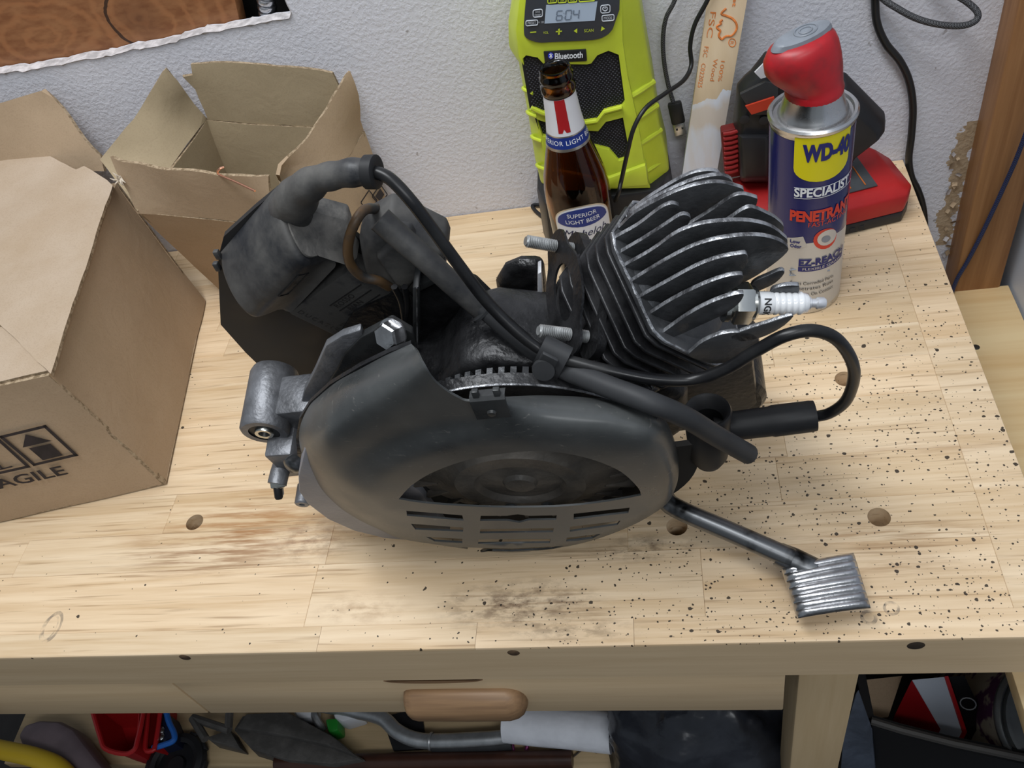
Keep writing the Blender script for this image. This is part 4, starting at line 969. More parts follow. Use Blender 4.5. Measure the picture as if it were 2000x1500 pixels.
# ================================================================== CARDBOARD BOXES
def card_mat(name, c1, c2):
    m = mat(name, c1, 0.8); N, L, B = nodes(m)
    tc = N.new('ShaderNodeTexCoord'); v = tc.outputs['Object']
    n1 = nnoise(N, L, v, 9, 5, 0.6); n2 = nnoise(N, L, v, 700, 2); 
    col = nmix(N, L, nramp(N, L, n1, [(0.3, 0.0), (0.7, 1.0)]), c1, c2)
    col = nmix(N, L, nmath(N, L, 'MULTIPLY', nramp(N, L, n2, [(0.35, 1.0), (0.5, 0.0)]), 0.12), col, (0.16, 0.10, 0.05))
    L.new(col, B.inputs['Base Color'])
    bp = N.new('ShaderNodeBump'); bp.inputs['Strength'].default_value = 0.18; bp.inputs['Distance'].default_value = 0.004
    L.new(nnoise(N, L, v, 34, 4, 0.55, 0.8), bp.inputs['Height']); L.new(bp.outputs['Normal'], B.inputs['Normal'])
    return m
M_CARD = card_mat('cardboard', (0.365, 0.262, 0.165), (0.43, 0.312, 0.203))
M_CARDIN = card_mat('cardboard_inside', (0.33, 0.255, 0.155), (0.39, 0.305, 0.19))
M_CARDTOP = card_mat('cardboard_scuffed', (0.41, 0.305, 0.205), (0.50, 0.40, 0.305))
M_CORR = mat('corrugated_edge', (0.42, 0.32, 0.21), 0.9, col2=(0.20, 0.14, 0.08), scale=260, thresh=0.5, soft=0.1)
M_TORN = mat('torn_card_fibre', (0.60, 0.52, 0.42), 0.95, var=0.15, scale=60)
def panel(name, pts, mat_, parent, th=0.0035, nrm=None, jag=0.0, seed=0, warp=0.0, step=0.012, mats=None):
    """one cardboard panel: polygon pts (3-D, nearly flat) with thickness and a slightly uneven surface"""
    pts = [Vector(p) for p in pts]; c = sum(pts, Vector())/len(pts)
    n = Vector()
    for i in range(len(pts)): n += (pts[i]-c).cross(pts[(i+1) % len(pts)]-c)
    n.normalize()
    if nrm is not None and n.dot(Vector(nrm)) < 0: n = -n
    u = (pts[1]-pts[0]); u = (u-n*u.dot(n)).normalized(); v = n.cross(u)
    p2 = [((p-c).dot(u), (p-c).dot(v)) for p in pts]; h = [(p-c).dot(n) for p in pts]
    poly = resample(p2, step)
    if jag: poly = [(x+jag*noise.noise(Vector((x*260, y*260, seed))), y+jag*noise.noise(Vector((x*260, y*260, seed+9)))) for x, y in poly]
    v2, f2 = cdt(poly, [], grid=step, edge=step*2)
    def fm(q):
        ws = [1/((q[0]-a[0])**2+(q[1]-a[1])**2+1e-7) for a in p2]; hh = sum(w*k for w, k in zip(ws, h))/sum(ws)
        return c+q[0]*u+q[1]*v+n*(hh+warp*noise.noise(Vector((q[0]*14+seed, q[1]*14, seed))))
    mb = plate(MB(), v2, f2, fm, th)
    # make sure the front side looks along n
    o = obj(name, mb, [mat_, M_CORR, mats or mat_], parent, recalc=True, angle=50)
    for p in o.data.polygons:
        k = p.normal.dot(n)
        p.material_index = 1 if abs(k) < 0.5 else (0 if k > 0 else 2)
    return o, (lambda a, b: None), n
HB = 0.160
bx1 = thing('cardboard_box', 'closed scuffed cardboard box printed FRAGILE with an upward arrow', 'box', (-0.85, 0.29, 0.0))
b_fr, b_br = at(325, 945, z=0.002), at(400, 588, z=0.002)
t_fr, t_br = at(95, 733, z=HB), at(228, 356, z=HB)
uL = Vector((-0.982, -0.19, 0))
b_fl, b_bl, t_fl, t_bl = b_fr+uL*0.33, b_br+uL*0.33, t_fr+uL*0.33, t_br+uL*0.33
panel('side_panel', [b_fr, b_br, t_br, t_fr], M_CARD, bx1, nrm=(1, 0, 0), warp=0.0025, seed=1)
fp, _, fn = panel('front_panel', [b_fl, b_fr, t_fr, t_fl], M_CARD, bx1, nrm=(0, -1, 0), warp=0.0015, seed=2)
panel('back_panel', [b_bl, b_br, t_br, t_bl], M_CARD, bx1, nrm=(0, 1, 0), seed=3, step=0.03)
panel('side_panel', [b_fl, b_bl, t_bl, t_fl], M_CARD, bx1, nrm=(-1, 0, 0), seed=4, step=0.03)
panel('bottom_panel', [b_fl+Vector((0, 0, 0.001)), b_fr+Vector((0, 0, 0.001)), b_br+Vector((0, 0, 0.001)), b_bl+Vector((0, 0, 0.001))], M_CARD, bx1, nrm=(0, 0, 1), th=0.001, seed=5, step=0.04)
# front flap folded flat below the top flap
z1 = HB+0.001
panel('lower_flap', [t_fr+Vector((-0.004, 0.003, 0.002)), t_fl+Vector((0, 0.003, 0.002)), at(-180, 560, z=z1+0.002), at(0, 632, z=z1+0.002), at(92, 724, z=z1+0.002)], M_CARDTOP, bx1, nrm=(0, 0, 1), seed=6, warp=0.001)
# big top flap, torn along its far edge
tf = [at(97, 728, z=HB+0.005), at(222, 362, z=HB+0.006), at(196, 345, z=HB+0.010), at(165, 326, z=HB+0.014), at(150, 333, z=HB+0.014), at(95, 303, z=HB+0.016), at(22, 288, z=HB+0.018), at(18, 304, z=HB+0.018), at(-200, 330, z=HB+0.02), at(-180, 600, z=HB+0.01), at(0, 634, z=HB+0.006)]
panel('top_flap', tf, M_CARDTOP, bx1, nrm=(0, 0, 1), seed=7, warp=0.003, jag=0.0012)
# side flap standing up at the back
sf = [at(203, 335, z=HB+0.002), at(196, 305, z=HB+0.016), at(88, 173, z=HB+0.075), at(80, 178, z=HB+0.075), at(0, 202, z=HB+0.072), at(-120, 235, z=HB+0.07), at(-140, 330, z=HB+0.01)]
panel('back_flap', sf, M_CARD, bx1, nrm=(0, -1, 0.3), seed=8, warp=0.002)
# printing on the front panel
nf = fn; 
def onf(px, py, off=0.0026):
    dr = ray(px, py); return CAM+((b_fr-CAM).dot(nf)/dr.dot(nf))*dr+nf*off
def bar(parent, pa, pb, w):
    d = (pb-pa).normalized(); s_ = nf.cross(d).normalized()*w/2
    return [pa-s_-d*w/2, pb-s_+d*w/2, pb+s_+d*w/2, pa+s_-d*w/2]
Pq = lambda x, y: onf(x*220/1500, 780+y*220/1500)
mb = MB()
for fr_ in ([(30, 470), (610, 330), (1020, 710), (465, 840)], [(-380, 580), (-10, 505), (385, 865), (-40, 960)]):
    c4 = [Pq(*q) for q in fr_]
    for i in range(4): mb.add(bar(None, c4[i], c4[(i+1) % 4], 0.0032), [(0, 1, 2, 3)])
mb.add([Pq(*q) for q in ((350, 436), (700, 522), (315, 612))], [(0, 1, 2)])
mb.add([Pq(*q) for q in ((395, 622), (680, 560), (848, 714), (580, 780))], [(0, 1, 2, 3)])
mb.add([Pq(*q) for q in ((-40, 905), (165, 855), (185, 870), (0, 915))], [(0, 1, 2, 3)])
mb.add([Pq(*q) for q in ((-30, 830), (30, 905), (60, 893), (-30, 790))], [(0, 1, 2, 3)])
M_PRINT = mat('brown_black_print', (0.022, 0.016, 0.018), 0.7, var=0.3, scale=90)
obj('printed_arrow', mb, M_PRINT, fp, recalc=False)
Uf = (Pq(930, 965)-Pq(90, 1150)).normalized(); Vf = nf.cross(Uf).normalized()
if Vf.z < 0: Vf = -Vf
tl, tr = Pq(40, 1150), Pq(925, 965); lw = (tr-tl).length
v_, f_ = text_tris('FRAGILE', 0.02, bold=0.0004); xs = [q[0] for q in v_]; ys = [q[1] for q in v_]
kx = lw*1.43/(max(xs)-min(xs)); hgt = (Pq(655, 880)-Pq(790, 995)).length
v_ = [((q[0]-max(xs))*kx, (q[1]-min(ys))/(max(ys)-min(ys))) for q in v_]
up_ = Pq(700, 870)-Pq(815, 985)
obj('printed_fragile', MB().add([tr+Uf*q[0]+up_*q[1] for q in v_], f_), M_PRINT, fp, recalc=False, merge=False)

# ---- open box against the wall
bx2 = thing('open_cardboard_box', 'open cardboard box with torn raised flaps against the wall', 'box', (-0.64, 0.46, 0.0))
gFL, gFR = at(430, 566, z=0.002), Vector((-0.555, 0.395, 0.002))
gBL, gBR = Vector((-0.728, 0.510, 0.002)), Vector((-0.538, 0.470, 0.002))
rFL, rBL, rBR, rFR = at(270, 416, z=0.150), at(400, 231, y=0.512), at(712, 256, y=0.505), at(585, 446, z=0.128)
P2 = lambda *a, **k: panel(*a, **k)
P2('front_panel', [gFL, gFR, rFR, rFL], M_CARD, bx2, nrm=(0, -1, 0.2), warp=0.002, seed=11, mats=M_CARDIN)
P2('left_panel', [gFL, gBL, rBL, rFL], M_CARD, bx2, nrm=(-1, 0, 0), warp=0.002, seed=12, mats=M_CARDIN)
P2('back_panel', [gBL, gBR, rBR, rBL], M_CARD, bx2, nrm=(0, 1, 0), warp=0.002, seed=13, mats=M_CARDIN)
P2('right_panel', [gBR, gFR, rFR, rBR], M_CARD, bx2, nrm=(1, 0, 0), warp=0.002, seed=14, mats=M_CARDIN)
P2('bottom_panel', [gFL, gFR, gBR, gBL], M_CARDIN, bx2, nrm=(0, 0, 1), th=0.001, seed=15, step=0.03)
# flaps
zr = rFL.z
P2('front_flap', [rFL, at(240, 360, z=zr+0.030), at(214, 306, z=zr+0.056), at(235, 317, z=zr+0.054), at(325, 332, z=zr+0.050), at(420, 342, z=zr+0.045), at(523, 345, z=zr+0.038), at(527, 388, z=zr+0.018), rFR+Vector((-0.004, 0.0, 0.002))], M_CARD, bx2, nrm=(0, -1, 0.5), warp=0.002, seed=16, jag=0.0014, mats=M_CARDIN)
P2('left_flap', [rBL, at(394, 222, y=0.508), at(326, 132, y=0.500), at(318, 140, y=0.498), at(262, 232, y=0.470), at(198, 312, y=0.440), rFL], M_CARD, bx2, nrm=(-1, 0, 0.3), warp=0.002, seed=17, jag=0.001, mats=M_CARDIN)
P2('back_flap', [rBL+Vector((0.004, 0, 0)), at(384, 170, y=0.512), at(357, 146, y=0.508), at(378, 142, y=0.512), at(376, 122, y=0.514), at(420, 117, y=0.514), at(520, 124, y=0.514), at(605, 132, y=0.514), at(650, 140, y=0.514), at(662, 162, y=0.514), at(640, 238, y=0.513), at(710, 250, y=0.510)], M_CARD, bx2, nrm=(0, 1, 0), warp=0.003, seed=18, jag=0.0018, mats=M_CARDIN)
P2('right_flap', [rBR, at(684, 139, y=0.500), at(676, 146, y=0.497), at(640, 210, y=0.470), at(600, 270, y=0.440), at(545, 342, y=0.395), at(548, 352, z=rFR.z+0.02), rFR], M_CARD, bx2, nrm=(1, -0.2, 0), warp=0.002, seed=19, jag=0.0012, mats=M_CARDIN)
# torn fibres
random.seed(5)
for (px, py, y_) in ((232, 352, 0.40), (236, 346, 0.40), (655, 300, 0.47), (648, 312, 0.465), (338, 258, 0.49), (330, 276, 0.485)):
    p = at(px, py, y=y_-0.004); mb = MB()
    for k in range(5):
        d = Vector((random.uniform(-1, 1), random.uniform(-1, 0.1), random.uniform(-1, 1))).normalized(); mb.tube([p, p+d*0.004+Vector((0, -0.001, 0)), p+d*0.008], [0.0007, 0.0009, 0.0002], 5)
    obj('torn_fibre', mb, M_TORN, bx2)
# warning symbols on its right side
rn = (gFR-gBR).cross(rBR-gBR).normalized(); rn = -rn if rn.x < 0 else rn
def onr(px, py): dr = ray(px, py); return CAM+((gBR-CAM).dot(rn)/dr.dot(rn))*dr+rn*0.003
mb = MB()
for c4 in (((700, 396), (716, 372), (732, 392), (716, 416)), ((722, 384), (738, 360), (752, 380), (738, 402))):
    q4 = [onr(*q) for q in c4]
    for i in range(4):
        a, b = q4[i], q4[(i+1) % 4]; d = (b-a).normalized(); s_ = rn.cross(d)*0.0008; mb.add([a-s_, b-s_, b+s_, a+s_], [(0, 1, 2, 3)])
mb.add([onr(*q) for q in ((728, 384), (738, 368), (746, 380), (738, 394))], [(0, 1, 2, 3)])
obj('printed_symbols', mb, M_PRINT, bx2, recalc=False)
# copper hook on the front flap
M_COPPER = mat('copper', (0.80, 0.42, 0.28), 0.3, 1.0)
zc = zr+0.040
hk = [at(498, 373, z=zc+0.002), at(462, 356, z=zc+0.004), at(430, 342, z=zc+0.006), at(425, 336, z=zc+0.009), at(429, 330, z=zc+0.012), at(437, 326, z=zc+0.012)]
tag(obj('copper_hook', MB().tube(spline(hk, 5), 0.0010, 8), M_COPPER), 'thin bent copper wire hook lying on the front flap of the open box', 'wire')

# ================================================================== RADIO
M_LIME = mat('lime_plastic', (0.55, 0.65, 0.045), 0.36, var=0.06, scale=20)
M_GRILLE = mat('speaker_mesh', (0.010, 0.010, 0.014), 0.55)
M_PANEL = mat('dark_grey_panel', (0.045, 0.050, 0.060), 0.4)
M_LCD = mat('lcd_glass', (0.36, 0.43, 0.52), 0.25)
N, L, B = nodes(M_LCD); B.inputs['Emission Color'].default_value = (0.42, 0.52, 0.66, 1); B.inputs['Emission Strength'].default_value = 0.10
M_LCDINK = mat('lcd_digits', (0.16, 0.20, 0.26), 0.4)
M_LGREY = mat('light_grey_print', (0.55, 0.58, 0.62), 0.5)
M_BLACKP = mat('black_plastic', (0.014, 0.014, 0.016), 0.42, var=0.2, scale=30)
M_BLUE = mat('blue_emblem', (0.02, 0.04, 0.55), 0.4)
M_WPRINT = mat('white_print', (0.75, 0.77, 0.80), 0.5)
YF = 0.447
rad = thing('portable_radio', 'lime green portable radio with black speaker grilles and a display', 'radio', (-0.305, 0.48, 0.0))
rl = lambda px, py, y=YF: at(px, py, y=y)
# body: front contour swept back and outward
frc = [(1011, -60), (1002, 60), (1006, 108), (1026, 132), (1040, 230), (1056, 300), (1072, 372), (1288, 370), (1300, 345), (1286, 250), (1272, 160), (1252, 90), (1248, 40), (1235, -60)]
frc = [(1022, -70), (1008, 60), (1014, 112), (1030, 140), (1050, 240), (1064, 310), (1080, 371), (1270, 367), (1262, 340), (1246, 240), (1226, 150), (1216, 80), (1214, 10), (1206, -70)]
bk = [(1018, -80), (993, 40), (994, 92), (1012, 120), (1032, 230), (1044, 310), (1056, 360), (1308, 342), (1305, 310), (1288, 240), (1276, 160), (1262, 80), (1252, 20), (1240, -80)]
f3 = [rl(*p) for p in frc]; m3 = [rl(*p, y=0.468) for p in bk]
bk3 = [p+Vector((0, 0.048, 0)) for p in m3]
body = obj('radio_body', MB().loft([[p+Vector((0, 0.05, 0)) for p in f3], f3][::-1][:1]+[m3, bk3]), M_LIME, rad, bevel=0.004, seg=3, angle=25)
# ribs around the sides
for py in (168, 214, 262, 318):
    rx = lerp(1272, 1300, (py-160)/190); pts = [rl(rx-52, py+26, YF-0.001), rl(rx-30, py+14, YF+0.004), rl(rx+3, py-8, 0.470)]
    obj('body_rib', MB().tube(spline(pts, 4), 0.0030, 8), M_LIME, rad)
    lx = lerp(1014, 1048, (py-160)/190); pts = [rl(lx+26, py+14, YF-0.001), rl(lx+10, py+8, YF+0.006), rl(lx+6, py+4, 0.464)]
    obj('body_rib', MB().tube(spline(pts, 4), 0.0018, 8), M_LIME, rad)
def face(name, px, m, parent, off, th=0.002, bev=0.0, hole=None):
    p2 = [(p.x, p.z) for p in (rl(x, y, YF-off) for x, y in px)]
    hs = [[(p.x, p.z) for p in (rl(x, y, YF-off) for x, y in h)] for h in (hole or [])]
    v2, f2 = region(p2, hs)
    return obj(name, plate(MB(), v2, f2, lambda q: (q[0], YF-off, q[1]), th, nrm=(0, -1, 0)), m, parent, bevel=bev, recalc=False)
# front frame with grille openings
zr4 = lambda pts: [(950+x/3, y/3) for x, y in pts]
g1 = zr4([(213, 345), (232, 325), (300, 338), (335, 375), (590, 378), (615, 372), (650, 325), (715, 298), (775, 322), (812, 600), (795, 625), (690, 652), (650, 705), (560, 718), (325, 660), (262, 632)])
g2 = zr4([(295, 700), (340, 715), (560, 765), (655, 770), (700, 715), (800, 690), (830, 850), (820, 930), (775, 945), (720, 880), (600, 850), (330, 800)])
face('front_frame', frc, M_LIME, rad, 0.006, 0.008, 0.0018, [g1, g2])
for i, g_ in enumerate((g1, g2)): face('grille_backing', [(sum(p[0] for p in g_)/len(g_)+(x-sum(p[0] for p in g_)/len(g_))*1.03, sum(p[1] for p in g_)/len(g_)+(y-sum(p[1] for p in g_)/len(g_))*1.03) for x, y in g_], M_GRILLE, rad, 0.0010, 0.0015)
# raised mesh dots on the grilles
mb = MB(); z0 = rl(1100, 330).z
gg = [[(p.x, p.z) for p in (rl(x, y, YF-0.001) for x, y in g_)] for g_ in (g1, g2)]
z = 0.07; j = 0
while z < 0.215:
    x = -0.372+(0.0017 if j % 2 else 0)
    while x < -0.262:
        if any(inside((x, z), q) and pdist((x, z), q) > 0.0015 for q in gg):
            mb.add([(x-0.0011, YF-0.0011, z), (x, YF-0.0011, z-0.0007), (x+0.0011, YF-0.0011, z), (x, YF-0.0011, z+0.0007), (x, YF-0.0020, z)], [(0, 1, 4), (1, 2, 4), (2, 3, 4), (3, 0, 4)])
        x += 0.0034
    z += 0.0019; j += 1
o = obj('grille_mesh', mb, mat('mesh_wire', (0.045, 0.045, 0.055), 0.4), rad, recalc=False, merge=False); o['kind'] = 'stuff'
# inner chevron braces of the frame
for pts in ([(262, 632), (325, 662), (560, 722), (650, 708), (690, 655), (795, 628)],):
    pp_ = [rl(*q, YF-0.008) for q in zr4(pts)]; obj('frame_brace', MB().tube(pp_, 0.0022, 8), M_LIME, rad)
# control panel
zp = lambda pts: [(990+x/7.692, y/7.692) for x, y in pts]
pan = zp([(330, -300), (290, -60), (270, 150), (255, 440), (290, 570), (480, 640), (700, 632), (1300, 600), (1500, 530), (1590, 440), (1690, 150), (1705, -300)])
cp = face('control_panel', spl2(pan[2:10], 4)+[pan[10], pan[11], pan[0], pan[1]], M_PANEL, rad, 0.0085, 0.003, 0.0006)
face('display', zp([(590, 80), (1360, 25), (1320, 310), (565, 355)]), M_LCD, cp, 0.0090, 0.0008)
def ontop(px, py, off): return rl(990+px/7.692, py/7.692, YF-off)
def ptxt(name, txt, cx, cy, w, h, m, off=0.0094, ang=-0.06, **k):
    v_, f_ = text_tris(txt, 0.01, **k); xs = [q[0] for q in v_]; ys = [q[1] for q in v_]
    a = ontop(cx-w/2, cy-ang*-w/2*0+w/2*0.06, off); b = ontop(cx+w/2, cy-w/2*0.06, off); U_ = b-a; V_ = ontop(cx, cy-h/2, off)-ontop(cx, cy+h/2, off)
    c = ontop(cx, cy, off)
    obj(name, MB().add([c+U_*((q[0]-(max(xs)+min(xs))/2)/(max(xs)-min(xs)))+V_*((q[1]-(max(ys)+min(ys))/2)/(max(ys)-min(ys))) for q in v_], f_), m, cp, recalc=False, merge=False)
# seven segment digits 6:04
segs = {'6': 'acdefg', '0': 'abcdef', '4': 'bcfg'}
mb = MB()
for ch, cx in (('6', 790), ('0', 925), ('4', 1040)):
    hw, hh = 42, 70; cy = 235-0.075*(cx-790)
    sl_ = -8
    pts = {'a': ((-hw, -hh), (hw, -hh)), 'g': ((-hw, 0), (hw, 0)), 'd': ((-hw, hh), (hw, hh)), 'f': ((-hw, -hh), (-hw, 0)), 'e': ((-hw, 0), (-hw, hh)), 'b': ((hw, -hh), (hw, 0)), 'c': ((hw, 0), (hw, hh))}
    for s_ in segs[ch]:
        (x0, y0), (x1, y1) = pts[s_]; t_ = 9
        f_ = lambda x, y: ontop(cx+x-0.12*y, cy+y-0.06*x, 0.0095)
        if y0 == y1: mb.add([f_(x0+4, y0-t_), f_(x1-4, y0-t_), f_(x1-4, y0+t_), f_(x0+4, y0+t_)], [(0, 1, 2, 3)])
        else: mb.add([f_(x0-t_, y0+6), f_(x0+t_, y0+6), f_(x0+t_, y1-6), f_(x0-t_, y1-6)], [(0, 1, 2, 3)])
for yy in (200, 265): mb.add([ontop(858+x, yy+y, 0.0095) for x, y in ((-6, -6), (6, -6), (6, 6), (-6, 6))], [(0, 1, 2, 3)])
obj('time_digits', mb, M_LCDINK, cp, recalc=False)
def pill(cx, cy, w, h, m):
    ring = []
    for k, sgn in enumerate(((1, 1), (-1, 1), (-1, -1), (1, -1))):
        for i in range(4):
            an = pi/2*k+pi/2*i/3; r = min(w, h)*0.25; ring.append((cx+sgn[0]*(w/2-r)+r*cos(an), cy+sgn[1]*(h/2-r)+r*sin(an)-0.07*(sgn[0]*(w/2))))
    p = [ontop(x, y, 0.0092) for x, y in ring]; obj('key_outline', MB().tube(p+[p[0]], 0.00045, 6), m, cp)
for a in ((465, 200, 140, 110, M_LGREY), (375, 345, 175, 75, M_LGREY), (1480, 135, 140, 115, M_LGREY), (1520, 270, 180, 85, M_LGREY), (680, 15, 130, 60, M_LIME), (830, 10, 120, 60, M_LIME), (985, 5, 130, 60, M_LIME), (1200, -10, 230, 60, M_LIME)): pill(*a)
for t_, x, y, w, h, m in (('BAND', 465, 178, 70, 26, M_LGREY), ('DISP', 465, 225, 90, 30, M_LGREY), ('PRESET', 375, 345, 125, 40, M_LGREY), ('+ 10', 512, 333, 80, 34, M_LGREY), ('MODE', 1520, 270, 125, 40, M_LGREY), ('VOL', 585, 490, 80, 36, M_LIME), ('SCAN', 1232, 458, 140, 46, M_LIME), ('FM', 680, 18, 60, 30, M_LIME), ('AM', 830, 12, 60, 30, M_LIME), ('AUX', 985, 6, 70, 30, M_LIME)): ptxt('key_print', t_, x, y, w, h, m)
mb = MB()
for x0, y0, x1, y1 in ((350, 475, 440, 492), (735, 462, 828, 482), (770, 430, 795, 522)): mb.add([ontop(x0, y0+4, 0.0094), ontop(x1, y0-4, 0.0094), ontop(x1, y1-4, 0.0094), ontop(x0, y1+4, 0.0094)], [(0, 1, 2, 3)])
mb.add([ontop(x, y, 0.0094) for x, y in ((1003, 465), (1058, 425), (1055, 500))], [(0, 1, 2)]); mb.add([ontop(x, y, 0.0094) for x, y in ((1425, 395), (1475, 432), (1410, 470))], [(0, 1, 2)])
obj('key_symbols', mb, M_LIME, cp, recalc=False)
pw = [ontop(1475+34*cos(t), 132-32*sin(t), 0.0094) for t in [radians(a) for a in range(120, 421, 20)]]
obj('power_symbol', MB().tube(pw, 0.0005, 6), M_LGREY, cp); obj('power_symbol', MB().tube([ontop(1475, 95, 0.0094), ontop(1475, 135, 0.0094)], 0.0005, 6), M_LGREY, cp)
# name plate under the panel
npl = face('name_plate', zp([(550, 780), (1190, 745), (1205, 915), (1180, 925), (570, 950)]), M_BLACKP, rad, 0.0075, 0.003, 0.0006)
ptxt('plate_print', 'Bluetooth', 930, 835, 420, 95, M_WPRINT, off=0.0080, bold=0.0002)
ov = [ontop(660+42*cos(t), 838-50*sin(t), 0.0079) for t in [2*pi*i/16 for i in range(16)]]
obj('plate_emblem', MB().add(ov, [tuple(range(16))]), M_BLUE, npl, recalc=False)
em = [ontop(x, y, 0.0085) for x, y in ((640, 862), (682, 818), (660, 798), (660, 878), (682, 858), (640, 816))]
obj('plate_rune', MB().tube(em, 0.00035, 6), M_WPRINT, npl)
# lower lime skirt with feet and black base
sk_ = [rl(x, y, YF-0.010) for x, y in ((1078, 330), (1190, 348), (1262, 322), (1268, 364), (1190, 370), (1088, 372))]
obj('lower_skirt', MB().prism(sk_, (0, 0.02, 0)), M_LIME, rad, bevel=0.003)
bz = rl(1230, 366).z
obj('base', MB().loft([[Vector((x, y, 0.0)) for x, y in ((-0.368, YF-0.008), (-0.240, YF-0.008), (-0.232, YF+0.02), (-0.236, 0.519), (-0.378, 0.519), (-0.376, YF+0.02))], [Vector((x, y, bz)) for x, y in ((-0.362, YF-0.010), (-0.250, YF-0.010), (-0.236, YF+0.02), (-0.238, 0.519), (-0.374, 0.519), (-0.372, YF+0.02))]]), M_BLACKP, rad, bevel=0.004)
obj('foot_strap', MB().tube(spline([at(1062, 402, z=0.004), at(1050, 400, z=0.004), at(1040, 402, z=0.003), at(1046, 412, z=0.003), at(1060, 424, z=0.003)], 5), 0.0022, 8), M_BLACKP, rad)

# ================================================================== BEER BOTTLE
M_GLASS = mat('amber_glass', (0.27, 0.105, 0.014), 0.03, trans=1.0, ior=1.5)
M_LABEL = mat('label_white', (0.66, 0.67, 0.70), 0.45); M_LABELB = mat('label_blue', (0.010, 0.030, 0.19), 0.4); M_LABELR = mat('label_red', (0.36, 0.010, 0.014), 0.45); M_FOIL = mat('label_silver', (0.6, 0.58, 0.52), 0.3, 0.9)
M_NAVY = mat('navy_print', (0.008, 0.012, 0.06), 0.5)
pb = at(1083, 131, z=0.229); BC = Vector((pb.x, pb.y, 0.0))
bot_ = thing('beer_bottle', 'brown glass beer bottle with white and blue labels', 'bottle', BC)
outer = [(0.0, 0.003), (0.020, 0.002), (0.0265, 0.0), (0.0300, 0.004), (0.0305, 0.010), (0.0305, 0.100), (0.0300, 0.112), (0.0280, 0.126), (0.0245, 0.140), (0.0205, 0.155), (0.0172, 0.170), (0.0152, 0.186), (0.0142, 0.200), (0.0136, 0.207), (0.0150, 0.209), (0.0150, 0.214), (0.0138, 0.2155), (0.0134, 0.218), (0.0145, 0.2195), (0.0145, 0.2225), (0.0134, 0.224), (0.0134, 0.2275), (0.0128, 0.229), (0.0112, 0.229), (0.0098, 0.2275), (0.0098, 0.20), (0.0118, 0.185), (0.0140, 0.168), (0.0175, 0.153), (0.0215, 0.138), (0.0250, 0.124), (0.0272, 0.110), (0.0276, 0.10), (0.0276, 0.014), (0.022, 0.006), (0.0, 0.008)]
obj('glass', MB().lathe(outer, BC, (0, 0, 1), 56), M_GLASS, bot_, angle=50)
vd = (CAM-BC); vd.z = 0; a0 = atan2(vd.y, vd.x)
def onb(u, z, rfun, off): a = a0+u; r = rfun(z)+off; return BC+Vector((r*cos(a), r*sin(a), z))
def rb(z):
    for (r1, h1), (r2, h2) in zip(outer[2:24], outer[3:25]):
        if min(h1, h2) <= z <= max(h1, h2) and h1 != h2: return lerp(r1, r2, (z-h1)/(h2-h1))
    return 0.0305
def band(name, z0, z1, m, off, parent, u0=-pi, u1=pi, nz=6, nu=48):
    rings = [[onb(lerp(u0, u1, i/nu), lerp(z0, z1, k/nz), rb, off) for i in range(nu+1)] for k in range(nz+1)]
    vs = [p for r in rings for p in r]; w = nu+1
    return obj(name, MB().add(vs, [(k*w+i, k*w+i+1, (k+1)*w+i+1, (k+1)*w+i) for k in range(nz) for i in range(nu)]), m, parent, recalc=False)
nl = band('neck_label', 0.172, 0.2065, M_LABEL, 0.00025, bot_)
bb = band('neck_band', 0.162, 0.1725, M_LABELB, 0.00035, bot_); band('neck_trim', 0.1595, 0.162, M_FOIL, 0.00035, bot_); band('neck_trim', 0.1722, 0.1734, M_FOIL, 0.0004, bot_)
rbn = []
for z_, uu in ((0.2065, (-0.30, 0.28)), (0.176, (-0.30, 0.28))): rbn.append(z_)
rings = [[onb(lerp(-0.42, 0.22, i/6), lerp(0.2065, 0.1765 if i not in (3,) else 0.1800, k/8), rb, 0.0005) for i in range(7)] for k in range(9)]
obj('red_ribbon', MB().add([p for r in rings for p in r], [(k*7+i, k*7+i+1, (k+1)*7+i+1, (k+1)*7+i) for k in range(8) for i in range(6)]), M_LABELR, nl, recalc=False)
def btext(txt, zc, size, u_off, m, parent, name='label_print', off=0.0006, **k):
    v_, f_ = text_tris(txt, size, sub=0.0016, **k); obj(name, MB().add([onb(u_off+q[0]/rb(zc), zc+q[1], rb, off) for q in v_], f_), m, parent, recalc=False, merge=False)
btext('SUPERIOR LIGHT BEER', 0.1672, 0.0058, -0.05, M_WPRINT, bb, spacing=1.1)
# body label: arch topped
WL = 0.86
def body_lab(name, shape, m, off, parent):
    v2, f2 = cdt(shape, [], grid=0.004); return obj(name, MB().add([onb(q[0]/0.0305, q[1], rb, off) for q in v2], f_ if False else f2), m, parent, recalc=False)
arch = lambda hw, zt, zb, r: [(-hw, zb), (hw, zb), (hw, zt-r)]+[(hw*cos(t)*1.0, zt-r+r*sin(t)) for t in [pi*i/16 for i in range(1, 16)]]+[(-hw, zt-r)]
lb0 = body_lab('body_label_trim', arch(0.0285, 0.1085, 0.012, 0.020), M_FOIL, 0.0003, bot_)
lb = body_lab('body_label', arch(0.0275, 0.1073, 0.013, 0.0195), M_LABEL, 0.0005, bot_)
bl = [(x, z) for x, z in [(0.0250*cos(t), 0.0895+0.0160*sin(t)) for t in [pi*i/14 for i in range(0, 15)]]]+[(0.0250*cos(t), 0.0895+0.0040*sin(t)) for t in [pi+pi*i/14 for i in range(1, 14)]]
body_lab('label_oval', bl, M_LABELB, 0.0007, lb)
btext('SUPERIOR', 0.0985, 0.0062, 0, M_WPRINT, lb, off=0.001); btext('LIGHT BEER', 0.0915, 0.0062, 0, M_WPRINT, lb, off=0.001)
